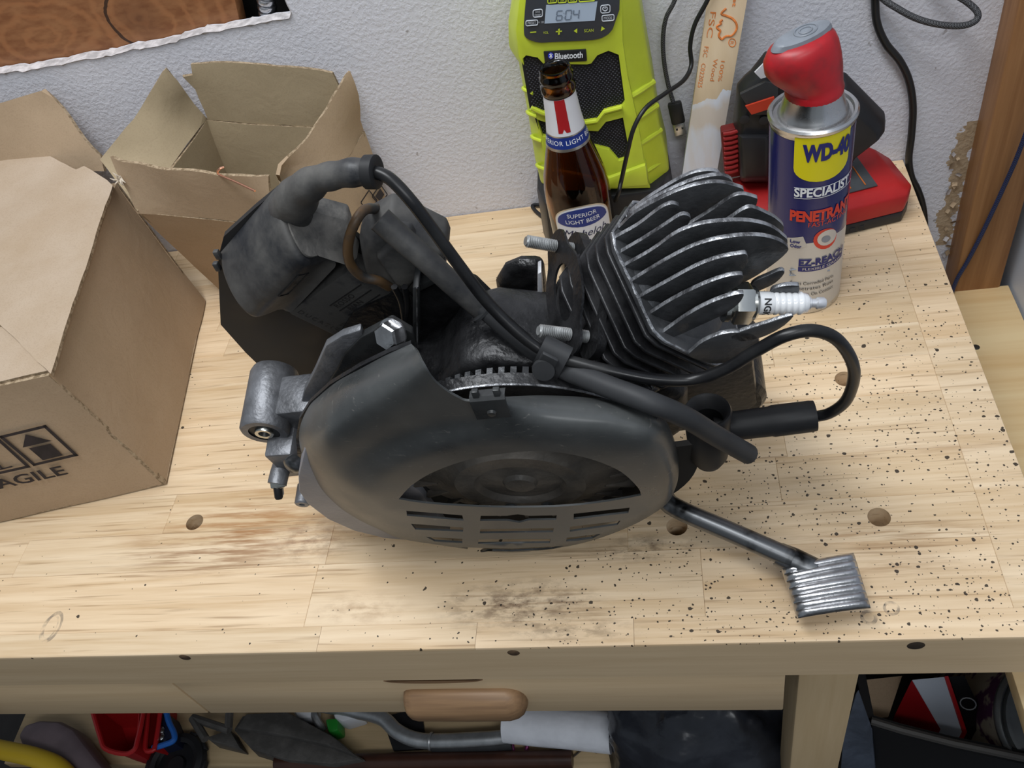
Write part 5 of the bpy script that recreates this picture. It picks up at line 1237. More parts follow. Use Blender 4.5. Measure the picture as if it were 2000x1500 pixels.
btext('Michelob', 0.0775, 0.0115, 0, M_NAVY, lb, off=0.0008, shear=0.4); btext('ULTRA', 0.0630, 0.0175, 0, M_NAVY, lb, off=0.0008, spacing=1.1)

# ================================================================== SPRAY CAN
M_CANB = mat('can_blue', (0.010, 0.014, 0.105), 0.25, coat=0.3); M_CANS = mat('can_silver', (0.56, 0.57, 0.58), 0.33, 0.55); M_TIN = mat('tinplate', (0.60, 0.60, 0.60), 0.28, 1.0, rvar=0.06, scale=40)
M_YEL = mat('shield_yellow', (0.70, 0.62, 0.010), 0.35); M_CBLUE = mat('print_blue', (0.012, 0.016, 0.14), 0.4); M_CRED = mat('print_red', (0.62, 0.045, 0.022), 0.4)
M_REDP = mat('red_plastic', (0.42, 0.012, 0.018), 0.38, col2=(0.16, 0.02, 0.022), scale=40, thresh=0.58, soft=0.14)
M_GREYP = mat('grey_plastic', (0.22, 0.24, 0.27), 0.4, var=0.12, scale=50)
CC = Vector((-0.125, 0.344, 0.0))
can = thing('spray_can', 'blue and silver penetrant spray can with red nozzle cap', 'spray can', CC)
RC = 0.0325
HC = 0.0165
obj('can_body', MB().lathe([(0.0, 0.003), (0.0295, 0.002), (0.0315, 0.0), (RC, 0.002), (RC, 0.003), (RC-0.0004, 0.005), (RC-0.0004, 0.168+HC)]+[(r_, h_+HC) for r_, h_ in ((RC, 0.170), (RC+0.0012, 0.1715), (RC+0.0014, 0.1735), (RC, 0.1752), (RC-0.0022, 0.1745), (RC-0.003, 0.172), (RC-0.0055, 0.171), (RC-0.0062, 0.1745), (RC-0.0075, 0.1762), (0.0232, 0.1815), (0.0215, 0.188), (0.0205, 0.196), (0.0, 0.197))], CC, (0, 0, 1), 64), M_TIN, can, angle=40)
vd = CAM-CC; ac0 = atan2(vd.y, vd.x)
def onc(s, z, off=0.0002): a = ac0+s/RC; r = RC-0.0004+off; return CC+Vector((r*cos(a), r*sin(a), z))
def wrapc(name, shape, m, off, parent, grid=0.004):
    v2, f2 = cdt(shape, [], grid=grid); return obj(name, MB().add([onc(q[0], q[1], off) for q in v2], f2), m, parent, recalc=False)
# pixel -> label coordinate on the cylinder
def cl_(px, py):
    d = ray(px, py); o_ = CAM-CC; A_ = d.x**2+d.y**2; B_ = 2*(o_.x*d.x+o_.y*d.y); C_ = o_.x**2+o_.y**2-RC**2; disc = B_*B_-4*A_*C_
    t = (-B_-sqrt(max(0, disc)))/(2*A_); p = CAM+d*t-CC; a = atan2(p.y, p.x)-ac0
    return (RC*((a+pi) % (2*pi)-pi), p.z)
zl = lambda pts: [cl_(1480+x/3.9455, 220+y/3.9455) for x, y in pts]
WB = 0.062
sgn = 1 if zl([(600, 300)])[0][0] > zl([(300, 300)])[0][0] else -1
BLINE = [(-WB*sgn, zl([(120, 960)])[0][1])]+zl([(120, 960), (240, 1000), (420, 1005), (560, 950), (680, 862)])
BLINE.append((WB*sgn, BLINE[-1][1]+0.004))
label_bl = wrapc('can_label', BLINE+[(WB*sgn, 0.1662+HC), (-WB*sgn, 0.1662+HC)], M_CANB, 0.0002, can)
wrapc('can_lower_label', [(-WB*sgn, 0.006), (WB*sgn, 0.006)]+BLINE[::-1], M_CANS, 0.00018, can)
edge = zl([(285, 190), (276, 425)])
sx0 = (edge[0][0]+edge[1][0])/2; top_z = zl([(285, 190)])[0][1]; bot_z = zl([(276, 425)])[0][1]; tipz = zl([(500, 528)])[0][1]; tipx = zl([(500, 528)])[0][0]
sx1 = 2*tipx-sx0
sh_ = [(sx0, top_z), (sx1, top_z), (sx1, bot_z)]+[(tipx+(sx1-tipx)*cos(t), bot_z-(bot_z-tipz)*sin(t)**0.9) for t in [pi*i/14 for i in range(1, 14)]]+[(sx0, bot_z)]
# lettering runs to the right on the can: the label coordinate grows to the viewer's right
sgn = 1 if zl([(600, 300)])[0][0] > zl([(300, 300)])[0][0] else -1
wrapc('yellow_shield', sh_ if sgn > 0 else sh_[::-1], M_YEL, 0.0005, can)
def ctext(txt, x0, y0, x1, hpx, m, off=0.0008, name='label_print', **k):
    """text whose first letter starts at zoom pixel (x0,y0 = middle height) and is hpx zoom pixels high"""
    v_, f_ = text_tris(txt, 0.01, sub=0.001, **k); xs = [q[0] for q in v_]; ys = [q[1] for q in v_]
    a = zl([(x0, y0)])[0]; b = zl([(x1, y0)])[0]; z0 = zl([(x0, y0+hpx/2)])[0][1]; z1 = zl([(x0, y0-hpx/2)])[0][1]
    ww = b[0]-a[0]
    pts = [(a[0]+(q[0]-min(xs))/(max(xs)-min(xs))*ww, z0+(q[1]-min(ys))/(max(ys)-min(ys))*(z1-z0)) for q in v_]
    obj(name, MB().add([onc(p[0], p[1], off) for p in pts], f_), m, can, recalc=False, merge=False)
def ctext2(txt, x0, y0, hpx, wmm, m, **k):
    off = k.pop('off', 0.0008); nm = k.pop('name', 'label_print')
    v_, f_ = text_tris(txt, 0.01, sub=0.001, **k); xs = [q[0] for q in v_]; ys = [q[1] for q in v_]
    a = zl([(x0, y0)])[0]; z0 = zl([(x0, y0+hpx/2)])[0][1]; z1 = zl([(x0, y0-hpx/2)])[0][1]
    pts = [(a[0]+sgn*(q[0]-min(xs))/(max(xs)-min(xs))*wmm, z0+(q[1]-min(ys))/(max(ys)-min(ys))*(z1-z0)) for q in v_]
    obj(nm, MB().add([onc(p[0], p[1], off) for p in pts], f_), m, can, recalc=False, merge=False)
ctext2('WD-40', 345, 312, 140, 0.0385, M_CBLUE, bold=0.0006, off=0.001)
ctext2('SPECIALIST', 282, 610, 70, 0.0475, M_WPRINT, bold=0.0003)
ctext2('PENETRANT', 250, 785, 85, 0.0560, M_CRED, bold=0.0005)
ctext2('FAST-ACTING', 390, 865, 36, 0.0370, M_CRED)
wrapc('tag_patch', [p if sgn > 0 else p for p in zl([(228, 962), (350, 955), (380, 1030), (228, 1048)])][::1], M_CANS, 0.0005, can)
ctext2('Low', 250, 985, 26, 0.0085, M_CBLUE, bold=0.0003); ctext2('Odor', 250, 1020, 26, 0.0095, M_CBLUE, bold=0.0003)
ctext2('EZ-REACH', 315, 1155, 55, 0.0430, M_CBLUE, bold=0.0004); 
a = zl([(310, 1205)])[0]; wrapc('blue_strip', [(a[0], a[1]-0.0028), (a[0]+sgn*0.044, a[1]-0.0028), (a[0]+sgn*0.044, a[1]+0.0024), (a[0], a[1]+0.0024)], M_CBLUE, 0.0005, can)
ctext2('FLEXIBLE STRAW', 345, 1205, 18, 0.036, M_CANS, off=0.0009)
for t_, y_ in (('-Frees Corroded Parts', 1300), ('-Penetrates Rust', 1340), ('-Dissolves On Contact', 1385)): ctext2(t_, 240, y_, 24, 0.040, M_INK)
el_ = zl([(525, 972)])[0]
ov = lambda rx, rz, dx=0, dz=0, rot=0.5: [(el_[0]+dx+rx*cos(t)*cos(rot)*1-rz*sin(t)*sin(rot)*sgn, el_[1]+dz+rx*cos(t)*sin(rot)*sgn*0.6+rz*sin(t)*cos(rot)) for t in [2*pi*i/20 for i in range(20)]]
wrapc('round_emblem', ov(0.0105, 0.0115, rot=0.3), M_CRED, 0.0006, can); wrapc('emblem_inset', ov(0.0088, 0.0085, rot=0.3, dx=sgn*0.0012, dz=0.001), M_CANS, 0.0008, can); wrapc('emblem_nut', ov(0.0040, 0.0040), M_GREYP, 0.0010, can)
lp = zl([(255, 1225)])[0]; hp_ = [onc(lp[0]+sgn*x, lp[1]+z, 0.0008) for x, z in [(0.034, 0.003), (0.002, 0.003), (0.0, 0.0015), (0.0, -0.002), (0.002, -0.0035), (0.034, -0.0035)]]
obj('straw_print', MB().tube(spline(hp_, 4), 0.0006, 6), M_GREYP, can)
for y0 in (575, 655):
    a = zl([(280, y0)])[0]; wrapc('white_rule', [(a[0], a[1]-0.0003), (a[0]+sgn*0.055, a[1]-0.0003), (a[0]+sgn*0.055, a[1]+0.0003), (a[0], a[1]+0.0003)], M_WPRINT, 0.0006, can)
# nozzle cap: leans to the left, grey trigger plate on top
secs = []
for (zc_, dxp, rx, ry, tilt) in ((0.189, 0.0, 0.0212, 0.0212, 0.0), (0.197, 0.0, 0.0216, 0.0216, 0.0), (0.1985, 0.0, 0.0208, 0.0208, 0.0), (0.206, -0.0030, 0.0226, 0.0210, 0.12), (0.216, -0.0080, 0.0262, 0.0210, 0.18), (0.226, -0.0120, 0.0280, 0.0206, 0.22), (0.236, -0.0140, 0.0274, 0.0196, 0.24), (0.2440, -0.0140, 0.0245, 0.0176, 0.24), (0.2495, -0.0125, 0.0185, 0.0135, 0.24)):
    secs.append((0.2035+(zc_-0.189)*0.82, dxp*0.85, rx, ry, tilt))
LD = Vector((-0.96, -0.28, 0)).normalized(); SD = Vector((0, 0, 1)).cross(LD)
ring = lambda s: [CC+Vector((0, 0, s[0]))+LD*(-s[1])+LD*(s[2]*cos(t))+SD*(s[3]*sin(t))+Vector((0, 0, -s[4]*s[2]*0.55*cos(t))) for t in [2*pi*i/36 for i in range(36)]]
capm = obj('nozzle_cap', MB().loft([ring(s) for s in secs]), M_REDP, can, angle=50)
tp = [(secs[7][0]+0.0035, secs[7][1], 0.0225, 0.0105, 0.28), (secs[7][0]+0.0070, secs[7][1], 0.0205, 0.0098, 0.28), (secs[7][0]+0.0080, secs[7][1], 0.0180, 0.0080, 0.28)]
trg = obj('trigger', MB().loft([ring(s) for s in tp]), M_GREYP, can, angle=40)
q_ = tp[2]
for rr_ in (0.008, 0.0045):
    pts = [CC+Vector((0, 0, q_[0]+0.0003))+LD*(-q_[1]-0.003)+LD*(rr_*cos(t))+SD*(rr_*0.85*sin(t))+Vector((0, 0, -q_[4]*(rr_*cos(t)-0.003)*0.55)) for t in [2*pi*i/24 for i in range(25)]]
    obj('trigger_ring', MB().tube(pts, 0.0006, 6), M_GREYP, trg)

# ================================================================== CHARGER AND BATTERY
M_RED = mat('charger_red', (0.40, 0.014, 0.014), 0.42, var=0.08, scale=25)
M_DGREY = mat('charger_panel', (0.055, 0.060, 0.065), 0.45, var=0.1, scale=40)
M_ORANGE = mat('orange_line', (0.55, 0.14, 0.02), 0.5)
chg = thing('battery_charger', 'red and black tool battery charger behind the spray can', 'charger', (-0.11, 0.46, 0.0))
fl0, fr0 = at(1656, 457, z=0.0), at(1770, 428, z=0.0)
dirx = (fr0-fl0).normalized(); diry = Vector((-dirx.y, dirx.x, 0))
Lc = 0.158
def cg(u, v, z): return fr0-dirx*u+diry*v+Vector((0, 0, z))      # u from the right end, v from the front
DP = 0.072
foot = [(0.006, -0.002), (Lc, 0.0), (Lc, DP), (0.004, DP), (-0.006, DP-0.012), (-0.006, 0.012)]
obj('charger_base', MB().loft([[cg(u, v, z) for u, v in foot] for z in (0.0005, 0.012)]), M_BLACKP, chg, bevel=0.0015)
for k in range(7): obj('vent_slot', MB().box(cg(0.045+0.009*k, -0.0012, 0.0055), (0.005, 0.002, 0.0045)), M_INK, chg)
up = [[cg(u, v, 0.012) for u, v in foot], [cg(u, v, 0.030) for u, v in ((0.002, 0.0), (Lc, 0.0), (Lc, DP), (0.002, DP), (-0.007, DP-0.014), (-0.007, 0.012))], [cg(u, v, z) for u, v, z in ((0.014, 0.008, 0.036), (Lc, 0.008, 0.036), (Lc, DP, 0.046), (0.016, DP-0.002, 0.046), (0.010, DP-0.012, 0.045), (0.006, 0.016, 0.037))]]
obj('charger_body', MB().loft(up), M_RED, chg, bevel=0.0022)
sl_n = lambda u, v: cg(u, v, 0.0366+(v-0.008)/(DP-0.008)*0.010+0.0003)
pn = obj('charger_panel', MB().prism([sl_n(u, v) for u, v in ((0.026, 0.014), (0.078, 0.014), (0.074, DP-0.006), (0.030, DP-0.006))], (0, 0, 0.0008)), M_DGREY, chg)
for u in (0.036, 0.050, 0.064): obj('orange_line', MB().tube([sl_n(u, 0.018)+Vector((0, 0, 0.0011)), sl_n(u+0.002, 0.044)+Vector((0, 0, 0.0011))], 0.0006, 6), M_ORANGE, pn)
obj('panel_icons', MB().prism([sl_n(u, v)+Vector((0, 0, 0.001)) for u, v in ((0.034, 0.050), (0.046, 0.050), (0.046, 0.060), (0.034, 0.060))], (0, 0, 0.0003)), M_GREYP, pn)
M_RIB = mat('rib_red', (0.26, 0.010, 0.010), 0.45)
# ribbed red slot on the left
for k in range(9):
    a, b = at(1413+k*0.4, 262+k*9.5, y=0.452), at(1441, 256+k*9.5, y=0.452); obj('red_rib', MB().tube([a, (a+b)/2+Vector((0, -0.001, 0)), b], 0.0019, 8), M_RIB, chg)
rs_ = [at(x, y, y=0.455) for x, y in ((1408, 258), (1445, 250), (1448, 345), (1415, 350))]
obj('rib_block', MB().prism(rs_, (0, 0.012, 0)), mat('deep_red', (0.14, 0.006, 0.006), 0.5), chg, bevel=0.002)
# battery pack clipped on top
bat = thing('battery_pack', 'black tool battery pack with red stripe seated on the red charger', 'battery', (-0.10, 0.47, 0.02))
YB = 0.462
op = [(1432, 238), (1440, 168), (1456, 150), (1466, 142), (1496, 104), (1520, 108), (1640, 148), (1652, 145), (1728, 222), (1730, 240), (1676, 282), (1650, 330), (1500, 330), (1440, 290)]
f3 = [at(x, y, y=YB) for x, y in op]
cn = sum(f3, Vector())/len(f3)
bb_ = obj('battery_body', MB().loft([[p+Vector((0, 0.006, 0)) for p in f3], f3, [cn+(p-cn)*0.97+Vector((0, -0.010, -0.004)) for p in f3], [cn+(p-cn)*0.88+Vector((0, -0.018, -0.010)) for p in f3]]), M_BLACKP, bat, bevel=0.002)
def bt(px, py, off): return at(px, py, y=YB-off-0.014)
obj('battery_cheek', MB().prism([bt(x, y, 0.0065) for x, y in ((1445, 185), (1496, 160), (1520, 165), (1520, 225), (1470, 225))], (0, 0.004, 0)), mat('charcoal_plastic', (0.030, 0.031, 0.033), 0.5), bb_, bevel=0.0008)
obj('red_stripe', MB().prism([bt(x, y, 0.0085) for x, y in ((1456, 208), (1512, 190), (1518, 208), (1468, 224))], (0, 0.002, 0)), mat('stripe_red', (0.55, 0.05, 0.02), 0.45), bb_)
obj('silver_label', MB().prism([bt(x, y, 0.0075) for x, y in ((1474, 142), (1498, 118), (1515, 130), (1512, 146), (1486, 154))], (0, 0.002, 0)), M_LABEL, bb_)
for px, py in ((1454, 234), (1492, 236)): obj('screw_recess', MB().lathe([(0.0, 0.0004), (0.0035, 0.0003), (0.0045, 0.0)], bt(px, py, 0.0062), (0, -1, 0), 18), M_INK, bb_)
obj('battery_foot', MB().loft([[bt(x, y, d) for x, y in ((1440, 262), (1505, 262), (1505, 355), (1446, 355))] for d in (-0.03, 0.004, 0.010)][:2]+[[bt(x, y, 0.012) for x, y in ((1448, 268), (1500, 268), (1498, 348), (1452, 348))]]), M_BLACKP, bat, bevel=0.003)
tg = bt(1678, 247, -0.002); obj('red_latch', MB().box(tg, (0.004, 0.008, 0.010)), M_RED, bat, bevel=0.001)

# ================================================================== PAINT STICK
M_STICK = mat('stick_wood_and_paint', (0.70, 0.55, 0.36), 0.6)
s_tl, s_tr = at(1392, -60, y=0.510), at(1470, -60, y=0.510)
s_tl0 = s_tl
s_bl = at(1319, 432, z=0.0005); s_l = (s_bl-s_tl); s_ext = -s_l.normalized()*0.06; s_ext.y = min(s_ext.y, 0.006); s_w = (s_tr-s_tl)
s_w = s_w-s_l.normalized()*s_w.dot(s_l.normalized())
s_n = s_w.cross(s_l).normalized(); s_n = -s_n if s_n.y > 0 else s_n
N, L, B = nodes(M_STICK); g = N.new('ShaderNodeNewGeometry'); pos = g.outputs['Position']; sx = N.new('ShaderNodeSeparateXYZ'); L.new(pos, sx.inputs[0])
zpaint = at(1370, 178, y=0.50).z
edge_ = nmath(N, L, 'ADD', nmath(N, L, 'MULTIPLY', nmath(N, L, 'SUBTRACT', nnoise(N, L, nmap(N, L, pos, (1, 1, 0.25)), 60, 3), 0.5), 0.035), zpaint)
pm = nmath(N, L, 'LESS_THAN', sx.outputs[2], edge_)
thin = nramp(N, L, nnoise(N, L, nmap(N, L, pos, (2, 1, 0.5)), 55, 3), [(0.40, 0.80), (0.58, 1.0)])
band_ = nramp(N, L, nmath(N, L, 'SUBTRACT', edge_, sx.outputs[2]), [(0.006, 1.0), (0.010, 0.25), (0.026, 0.3), (0.034, 1.0)])
wd = nmix(N, L, nnoise(N, L, nmap(N, L, pos, (90, 90, 4)), 1.0, 4), (0.58, 0.42, 0.25), (0.74, 0.60, 0.42))
pw = nmath(N, L, 'MULTIPLY', pm, nmath(N, L, 'MAXIMUM', nmath(N, L, 'MULTIPLY', band_, thin), 0.42))
L.new(nmix(N, L, pw, wd, (0.72, 0.75, 0.82)), B.inputs['Base Color'])
stick = obj('paint_stick', MB().prism([s_tl-s_l.normalized()*0.045, s_tl+s_w-s_l.normalized()*0.045, s_bl+s_w, s_bl], -s_n*0.0055), M_STICK, bevel=0.0004)
tag(stick, 'flat wooden paint stick with white paint and orange print leaning on the wall', 'paint stick'); stick['_o'] = (0, 0, 0)
M_OPR = mat('orange_print', (0.66, 0.20, 0.045), 0.6, var=0.2, scale=150)
def ons(px, py, off=0.0004): return plane_at(px, py, s_tl, s_n)+s_n*off
zk = lambda x, y: (1330+x/6.253, y/6.25)
def stext(txt, x, y, hpx, lpx, bold=0.0):
    """reads downwards; x,y zoom pixel of the start, hpx letter height (to the right), lpx run length (down)"""
    v_, f_ = text_tris(txt, 0.01, bold=bold); xs = [q[0] for q in v_]; ys = [q[1] for q in v_]
    o_ = ons(*zk(x, y)); e_ = ons(*zk(x-lpx*0.165, y+lpx))-o_; h_ = ons(*zk(x+hpx, y+hpx*0.1))-o_
    obj('stick_print', MB().add([o_+e_*((q[0]-min(xs))/(max(xs)-min(xs)))+h_*((q[1]-min(ys))/(max(ys)-min(ys))) for q in v_], f_), M_OPR, stick, recalc=False, merge=False)
stext('FSC', 360, 140, 70, 315); stext('100%', 490, 740, 45, 250); stext('Wood', 398, 715, 52, 270); stext('FSC   C022025', 285, 565, 52, 500); stext('st', 640, -20, 40, 100, 0.0003)
tr = [ons(*zk(x, y), 0.0002) for x, y in ((552, 100), (492, 165), (560, 195), (625, 225), (672, 280), (682, 340), (655, 400), (610, 440), (570, 440), (535, 450), (500, 478), (470, 455), (462, 420), (480, 375), (445, 345), (438, 320), (470, 300), (490, 285), (480, 262), (508, 238))]
obj('tree_mark', MB().tube(spline(tr, 4), 0.0010, 6), M_OPR, stick)
rg = [ons(*zk(625+42*cos(t), 520+50*sin(t)), 0.0002) for t in [2*pi*i/20 for i in range(21)]]; obj('registered_mark', MB().tube(rg, 0.0004, 6), M_OPR, stick); stext('R', 606, 500, 38, 40)

# ================================================================== CABLES
def hang(p): p = Vector(p); return [p+Vector((0, 0.002, 0.34)), p+Vector((0, 0.002, 0.22)), p+Vector((0, 0.001, 0.12)), p+Vector((0, 0.0, 0.05))]
M_BRAID = mat('braided_cable', (0.020, 0.020, 0.023), 0.6)
N, L, B = nodes(M_BRAID); tc = N.new('ShaderNodeTexCoord'); ck = N.new('ShaderNodeTexChecker'); ck.inputs['Scale'].default_value = 900
L.new(tc.outputs['Object'], ck.inputs['Vector']); ck.inputs[1].default_value = (0.012, 0.012, 0.014, 1); ck.inputs[2].default_value = (0.085, 0.085, 0.09, 1); L.new(ck.outputs[0], B.inputs['Base Color'])
M_BRAIDB = M_BRAID.copy(); M_BRAIDB.name = 'blue_braided_cable'; M_BRAIDB.node_tree.nodes['Checker Texture'].inputs[2].default_value = (0.03, 0.05, 0.16, 1)
M_CORD = mat('black_cord', (0.012, 0.012, 0.012), 0.4)
usb = thing('usb_cable', 'black braided USB cable hanging with its metal plug beside the radio', 'cable', at(1325, 262, y=0.505))
obj('cord', MB().tube(spline(hang(at(1338, -75, y=0.515))+[at(x, y, y=yy) for x, y, yy in ((1335, -60, 0.515), (1318, 0, 0.512), (1301, 35, 0.512), (1295, 75, 0.512), (1297, 120, 0.511), (1305, 165, 0.510), (1315, 200, 0.507))], 7), 0.0021, 10), M_BRAID, usb, angle=70)
pa, pbb = at(1316, 196, y=0.506), at(1330, 262, y=0.502); ud = (pbb-pa).normalized(); us = Vector((0, -1, 0)).cross(ud).normalized(); un = ud.cross(us)
Rm = Matrix((us, un, ud)).transposed(); Lu = (pbb-pa).length
obj('plug_grip', MB().box(pa+ud*Lu*0.36, (0.0135, 0.0070, Lu*0.62), Rm), M_CORD, usb, bevel=0.002)
pm_ = obj('metal_plug', MB().box(pa+ud*Lu*0.82, (0.0115, 0.0046, Lu*0.36), Rm), M_STEEL, usb, bevel=0.0004)
for s_ in (-1, 1): obj('plug_hole', MB().box(pa+ud*Lu*0.80+us*s_*0.0028-un*0.0 + Vector((0, -0.0026, 0)), (0.0018, 0.0006, 0.0018), Rm), M_INK, pm_)
aux = obj('audio_cable', MB().tube(spline(hang(at(1410, -75, y=0.505))+[at(x, y, y=yy) for x, y, yy in ((1402, -50, 0.503), (1382, 0, 0.500), (1357, 48, 0.498), (1348, 90, 0.496), (1350, 128, 0.492), (1335, 157, 0.478), (1300, 182, 0.456), (1262, 210, 0.438), (1238, 250, 0.428), (1225, 300, 0.423), (1214, 350, 0.421), (1205, 385, 0.420))]+[at(1190, 405, z=0.003), at(1150, 425, z=0.003)], 7), 0.0021, 10), M_CORD, None, angle=70)
tag(aux, 'smooth black cable running down in front of the lime radio', 'cable')
pc_ = obj('power_cord', MB().tube(spline(hang(at(1708, -75, y=0.515))+[at(x, y, y=yy) for x, y, yy in ((1708, -60, 0.516), (1709, 0, 0.516), (1713, 45, 0.515), (1730, 85, 0.514), (1758, 120, 0.513), (1776, 160, 0.513), (1783, 210, 0.513), (1780, 265, 0.513), (1775, 310, 0.514), (1780, 345, 0.515), (1793, 372, 0.5155), (1802, 402, 0.516), (1806, 440, 0.516), (1808, 520, 0.516))], 7), 0.0036, 12), M_CORD, None, angle=70)
tag(pc_, 'thick black power cord hanging down the wall past the bench corner', 'cable')
lp_ = obj('braided_cable', MB().tube(spline(hang(at(1694, -55, y=0.511))+[at(x, y, y=yy) for x, y, yy in ((1700, -40, 0.510), (1722, -5, 0.508), (1752, 16, 0.500), (1790, 36, 0.492), (1835, 48, 0.486), (1880, 50, 0.484), (1906, 40, 0.485), (1909, 24, 0.488), (1890, 5, 0.494), (1850, -22, 0.502))]+[at(1815, -60, y=0.508)]+hang(at(1800, -90, y=0.512))[::-1], 7), 0.0028, 10), M_BRAID, None, angle=70)
tag(lp_, 'black braided cable curling in a loop at the top right of the wall', 'cable')
bl_ = obj('blue_cable', MB().tube(spline([at(x, y, y=yy) for x, y, yy in ((2160, -120, 0.455), (2090, 50, 0.463), (2040, 170, 0.470), (2006, 255, 0.474), (1985, 310, 0.478), (1962, 362, 0.482), (1940, 410, 0.484), (1915, 462, 0.486), (1890, 510, 0.487), (1868, 548, 0.487))]+[at(1855, 585, y=0.487)], 7), 0.0022, 10), M_BRAIDB, None, angle=70)
tag(bl_, 'thin dark blue braided cable crossing the wooden post', 'cable')

# ================================================================== SHELF UNDER THE BENCH
SH = SZ+0.0005
def sp_(px, py, h): return at(px, py, z=SH+h)
def slab(name, pts, h0, h1, m, parent=None, bevel=0.0, top=1.0):
    hi = [sp_(x, y, h1) for x, y in pts]; c = sum(hi, Vector())/len(hi)
    lo = [Vector((p.x, p.y, SH+h0)) for p in hi]
    return obj(name, MB().loft([lo, [c+(p-c)*top for p in hi]]), m, parent, bevel=bevel)
M_MAUVE = mat('mauve_grey_rubber', (0.17, 0.13, 0.145), 0.6, var=0.15, scale=14)
M_YELB = mat('yellow_plastic', (0.62, 0.42, 0.02), 0.45); M_REDB = mat('red_bin_plastic', (0.42, 0.012, 0.014), 0.4); M_BLUEB = mat('blue_plastic', (0.015, 0.13, 0.50), 0.4)
M_TYRE = mat('black_tyre', (0.012, 0.012, 0.014), 0.6, var=0.2, scale=40); M_IRON = mat('grey_dirty_iron', (0.085, 0.080, 0.074), 0.6, 0.4, col2=(0.15, 0.14, 0.13), scale=30, thresh=0.55, soft=0.15, bump=0.3, bscale=150)
M_GREENB = mat('green_clip', (0.02, 0.25, 0.03), 0.35); M_FILM = mat('white_plastic_film', (0.86, 0.87, 0.92), 0.25, bump=1.0, bscale=38, var=0.05, scale=30); M_BAG = mat('dark_plastic_bag', (0.030, 0.033, 0.042), 0.28, bump=1.0, bscale=30, var=0.3, scale=12)
M_SILV = mat('grey_alloy', (0.42, 0.43, 0.44), 0.4, 0.7, var=0.15, scale=40); M_ROD = mat('dark_brown_stain', (0.055, 0.022, 0.014), 0.35, var=0.2, scale=20); M_PURPLE = mat('purple_anodised', (0.40, 0.09, 0.26), 0.3, 0.8)
# mauve rounded paddle
pts = [(28, 1432), (40, 1412), (70, 1402), (110, 1404), (142, 1420), (165, 1450), (190, 1482), (222, 1520), (230, 1560), (120, 1560), (100, 1500), (70, 1478), (40, 1464)]
pp2 = [Vector((sp_(x, y, 0.05).x, sp_(x, y, 0.05).y, 0)) for x, y in pts]; c = sum(pp2, Vector())/len(pp2)
lay = [[c+(p-c)*k+Vector((0, 0, SH+h)) for p in pp2] for k, h in ((0.86, 0.0), (1.0, 0.012), (1.0, 0.038), (0.90, 0.048), (0.6, 0.052))]
tag(obj('rounded_paddle', MB().loft(lay), M_MAUVE, bevel=0.004, angle=20), 'mauve grey rounded rubber paddle at the left end under the bench', 'paddle')
tag(obj('yellow_bar', MB().tube(spline([sp_(-60, 1452, 0.066), sp_(20, 1468, 0.066), sp_(70, 1480, 0.066), sp_(115, 1500, 0.063), sp_(150, 1540, 0.060)], 6), 0.0135, 16), M_YELB, angle=60), 'yellow plastic bar lying across the mauve paddle', 'bar')
def tray(name, px, label, h, group=None):
    rim_ = [sp_(x, y, h) for x, y in px]; c = sum(rim_, Vector())/len(rim_)
    lo = [c+(p-c)*0.72 for p in rim_]; lo = [Vector((p.x, p.y, SH)) for p in lo]
    inn = [c+(p-c)*0.95 for p in rim_]; lin = [Vector((p.x*0.98+c.x*0.02, p.y*0.98+c.y*0.02, SH+0.003)) for p in lo]
    t = thing(name, label, 'bin', Vector((c.x, c.y, SH)), group)
    obj('bin_wall', MB().loft([lin, inn, rim_, lo], caps=False), M_REDB, t, angle=40); obj('bin_floor', MB().prism(lo, (0, 0, 0.003)), M_REDB, t)
    obj('bin_rim', MB().tube(spline(rim_+[rim_[0]], 3), 0.0035, 8, caps=False), M_REDB, t)
    return t
tray('red_bin', [(176, 1372), (196, 1440), (206, 1462), (238, 1472), (258, 1468), (268, 1448), (274, 1372)], 'bright red plastic bin under the bench beside the mauve paddle', 0.07)
tray('red_bin', [(292, 1350), (287, 1420), (284, 1462), (296, 1466), (304, 1452), (316, 1350)], 'narrow red plastic bin next to the blue bracket under the bench', 0.055)
bb2 = thing('blue_bracket', 'blue plastic bracket with a shiny bolt on the lower shelf', 'bracket', sp_(325, 1430, 0))
obj('bracket_band', MB().tube(spline([sp_(322, 1380, 0.050), sp_(330, 1410, 0.050), sp_(340, 1432, 0.050), sp_(339, 1446, 0.050), sp_(322, 1454, 0.050), sp_(298, 1461, 0.050)], 5), 0.0042, 10), M_BLUEB, bb2)
obj('bracket_plate', MB().prism([Vector((sp_(x, y, 0.045).x, sp_(x, y, 0.045).y, SH)) for x, y in ((322, 1390), (338, 1430), (334, 1446), (302, 1456), (306, 1410))], (0, 0, 0.045)), mat('navy_plate', (0.008, 0.012, 0.035), 0.5), bb2)
for y in (1428, 1440): obj('bolt', MB().lathe([(0.006, 0.0), (0.006, 0.003), (0.003, 0.005), (0.0, 0.005)], sp_(315, y, 0.046), (0, 0, 1), 14), M_STEEL, bb2)
wc = Vector((sp_(352, 1452, 0.02).x, sp_(352, 1452, 0.02).y-0.028, SH))
wh = thing('rubber_wheel', 'black rubber wheel lying flat under the red bins', 'wheel', wc)
obj('tyre', MB().lathe([(0.030, 0.004), (0.036, 0.0), (0.043, 0.004), (0.046, 0.012), (0.043, 0.020), (0.036, 0.023), (0.030, 0.020)], wc, (0, 0, 1), 48, cap=False), M_TYRE, wh); obj('wheel_disc', MB().lathe([(0.0, 0.014), (0.012, 0.015), (0.014, 0.010), (0.031, 0.009), (0.031, 0.005), (0.0, 0.005)], wc, (0, 0, 1), 32), M_BLACKP, wh)
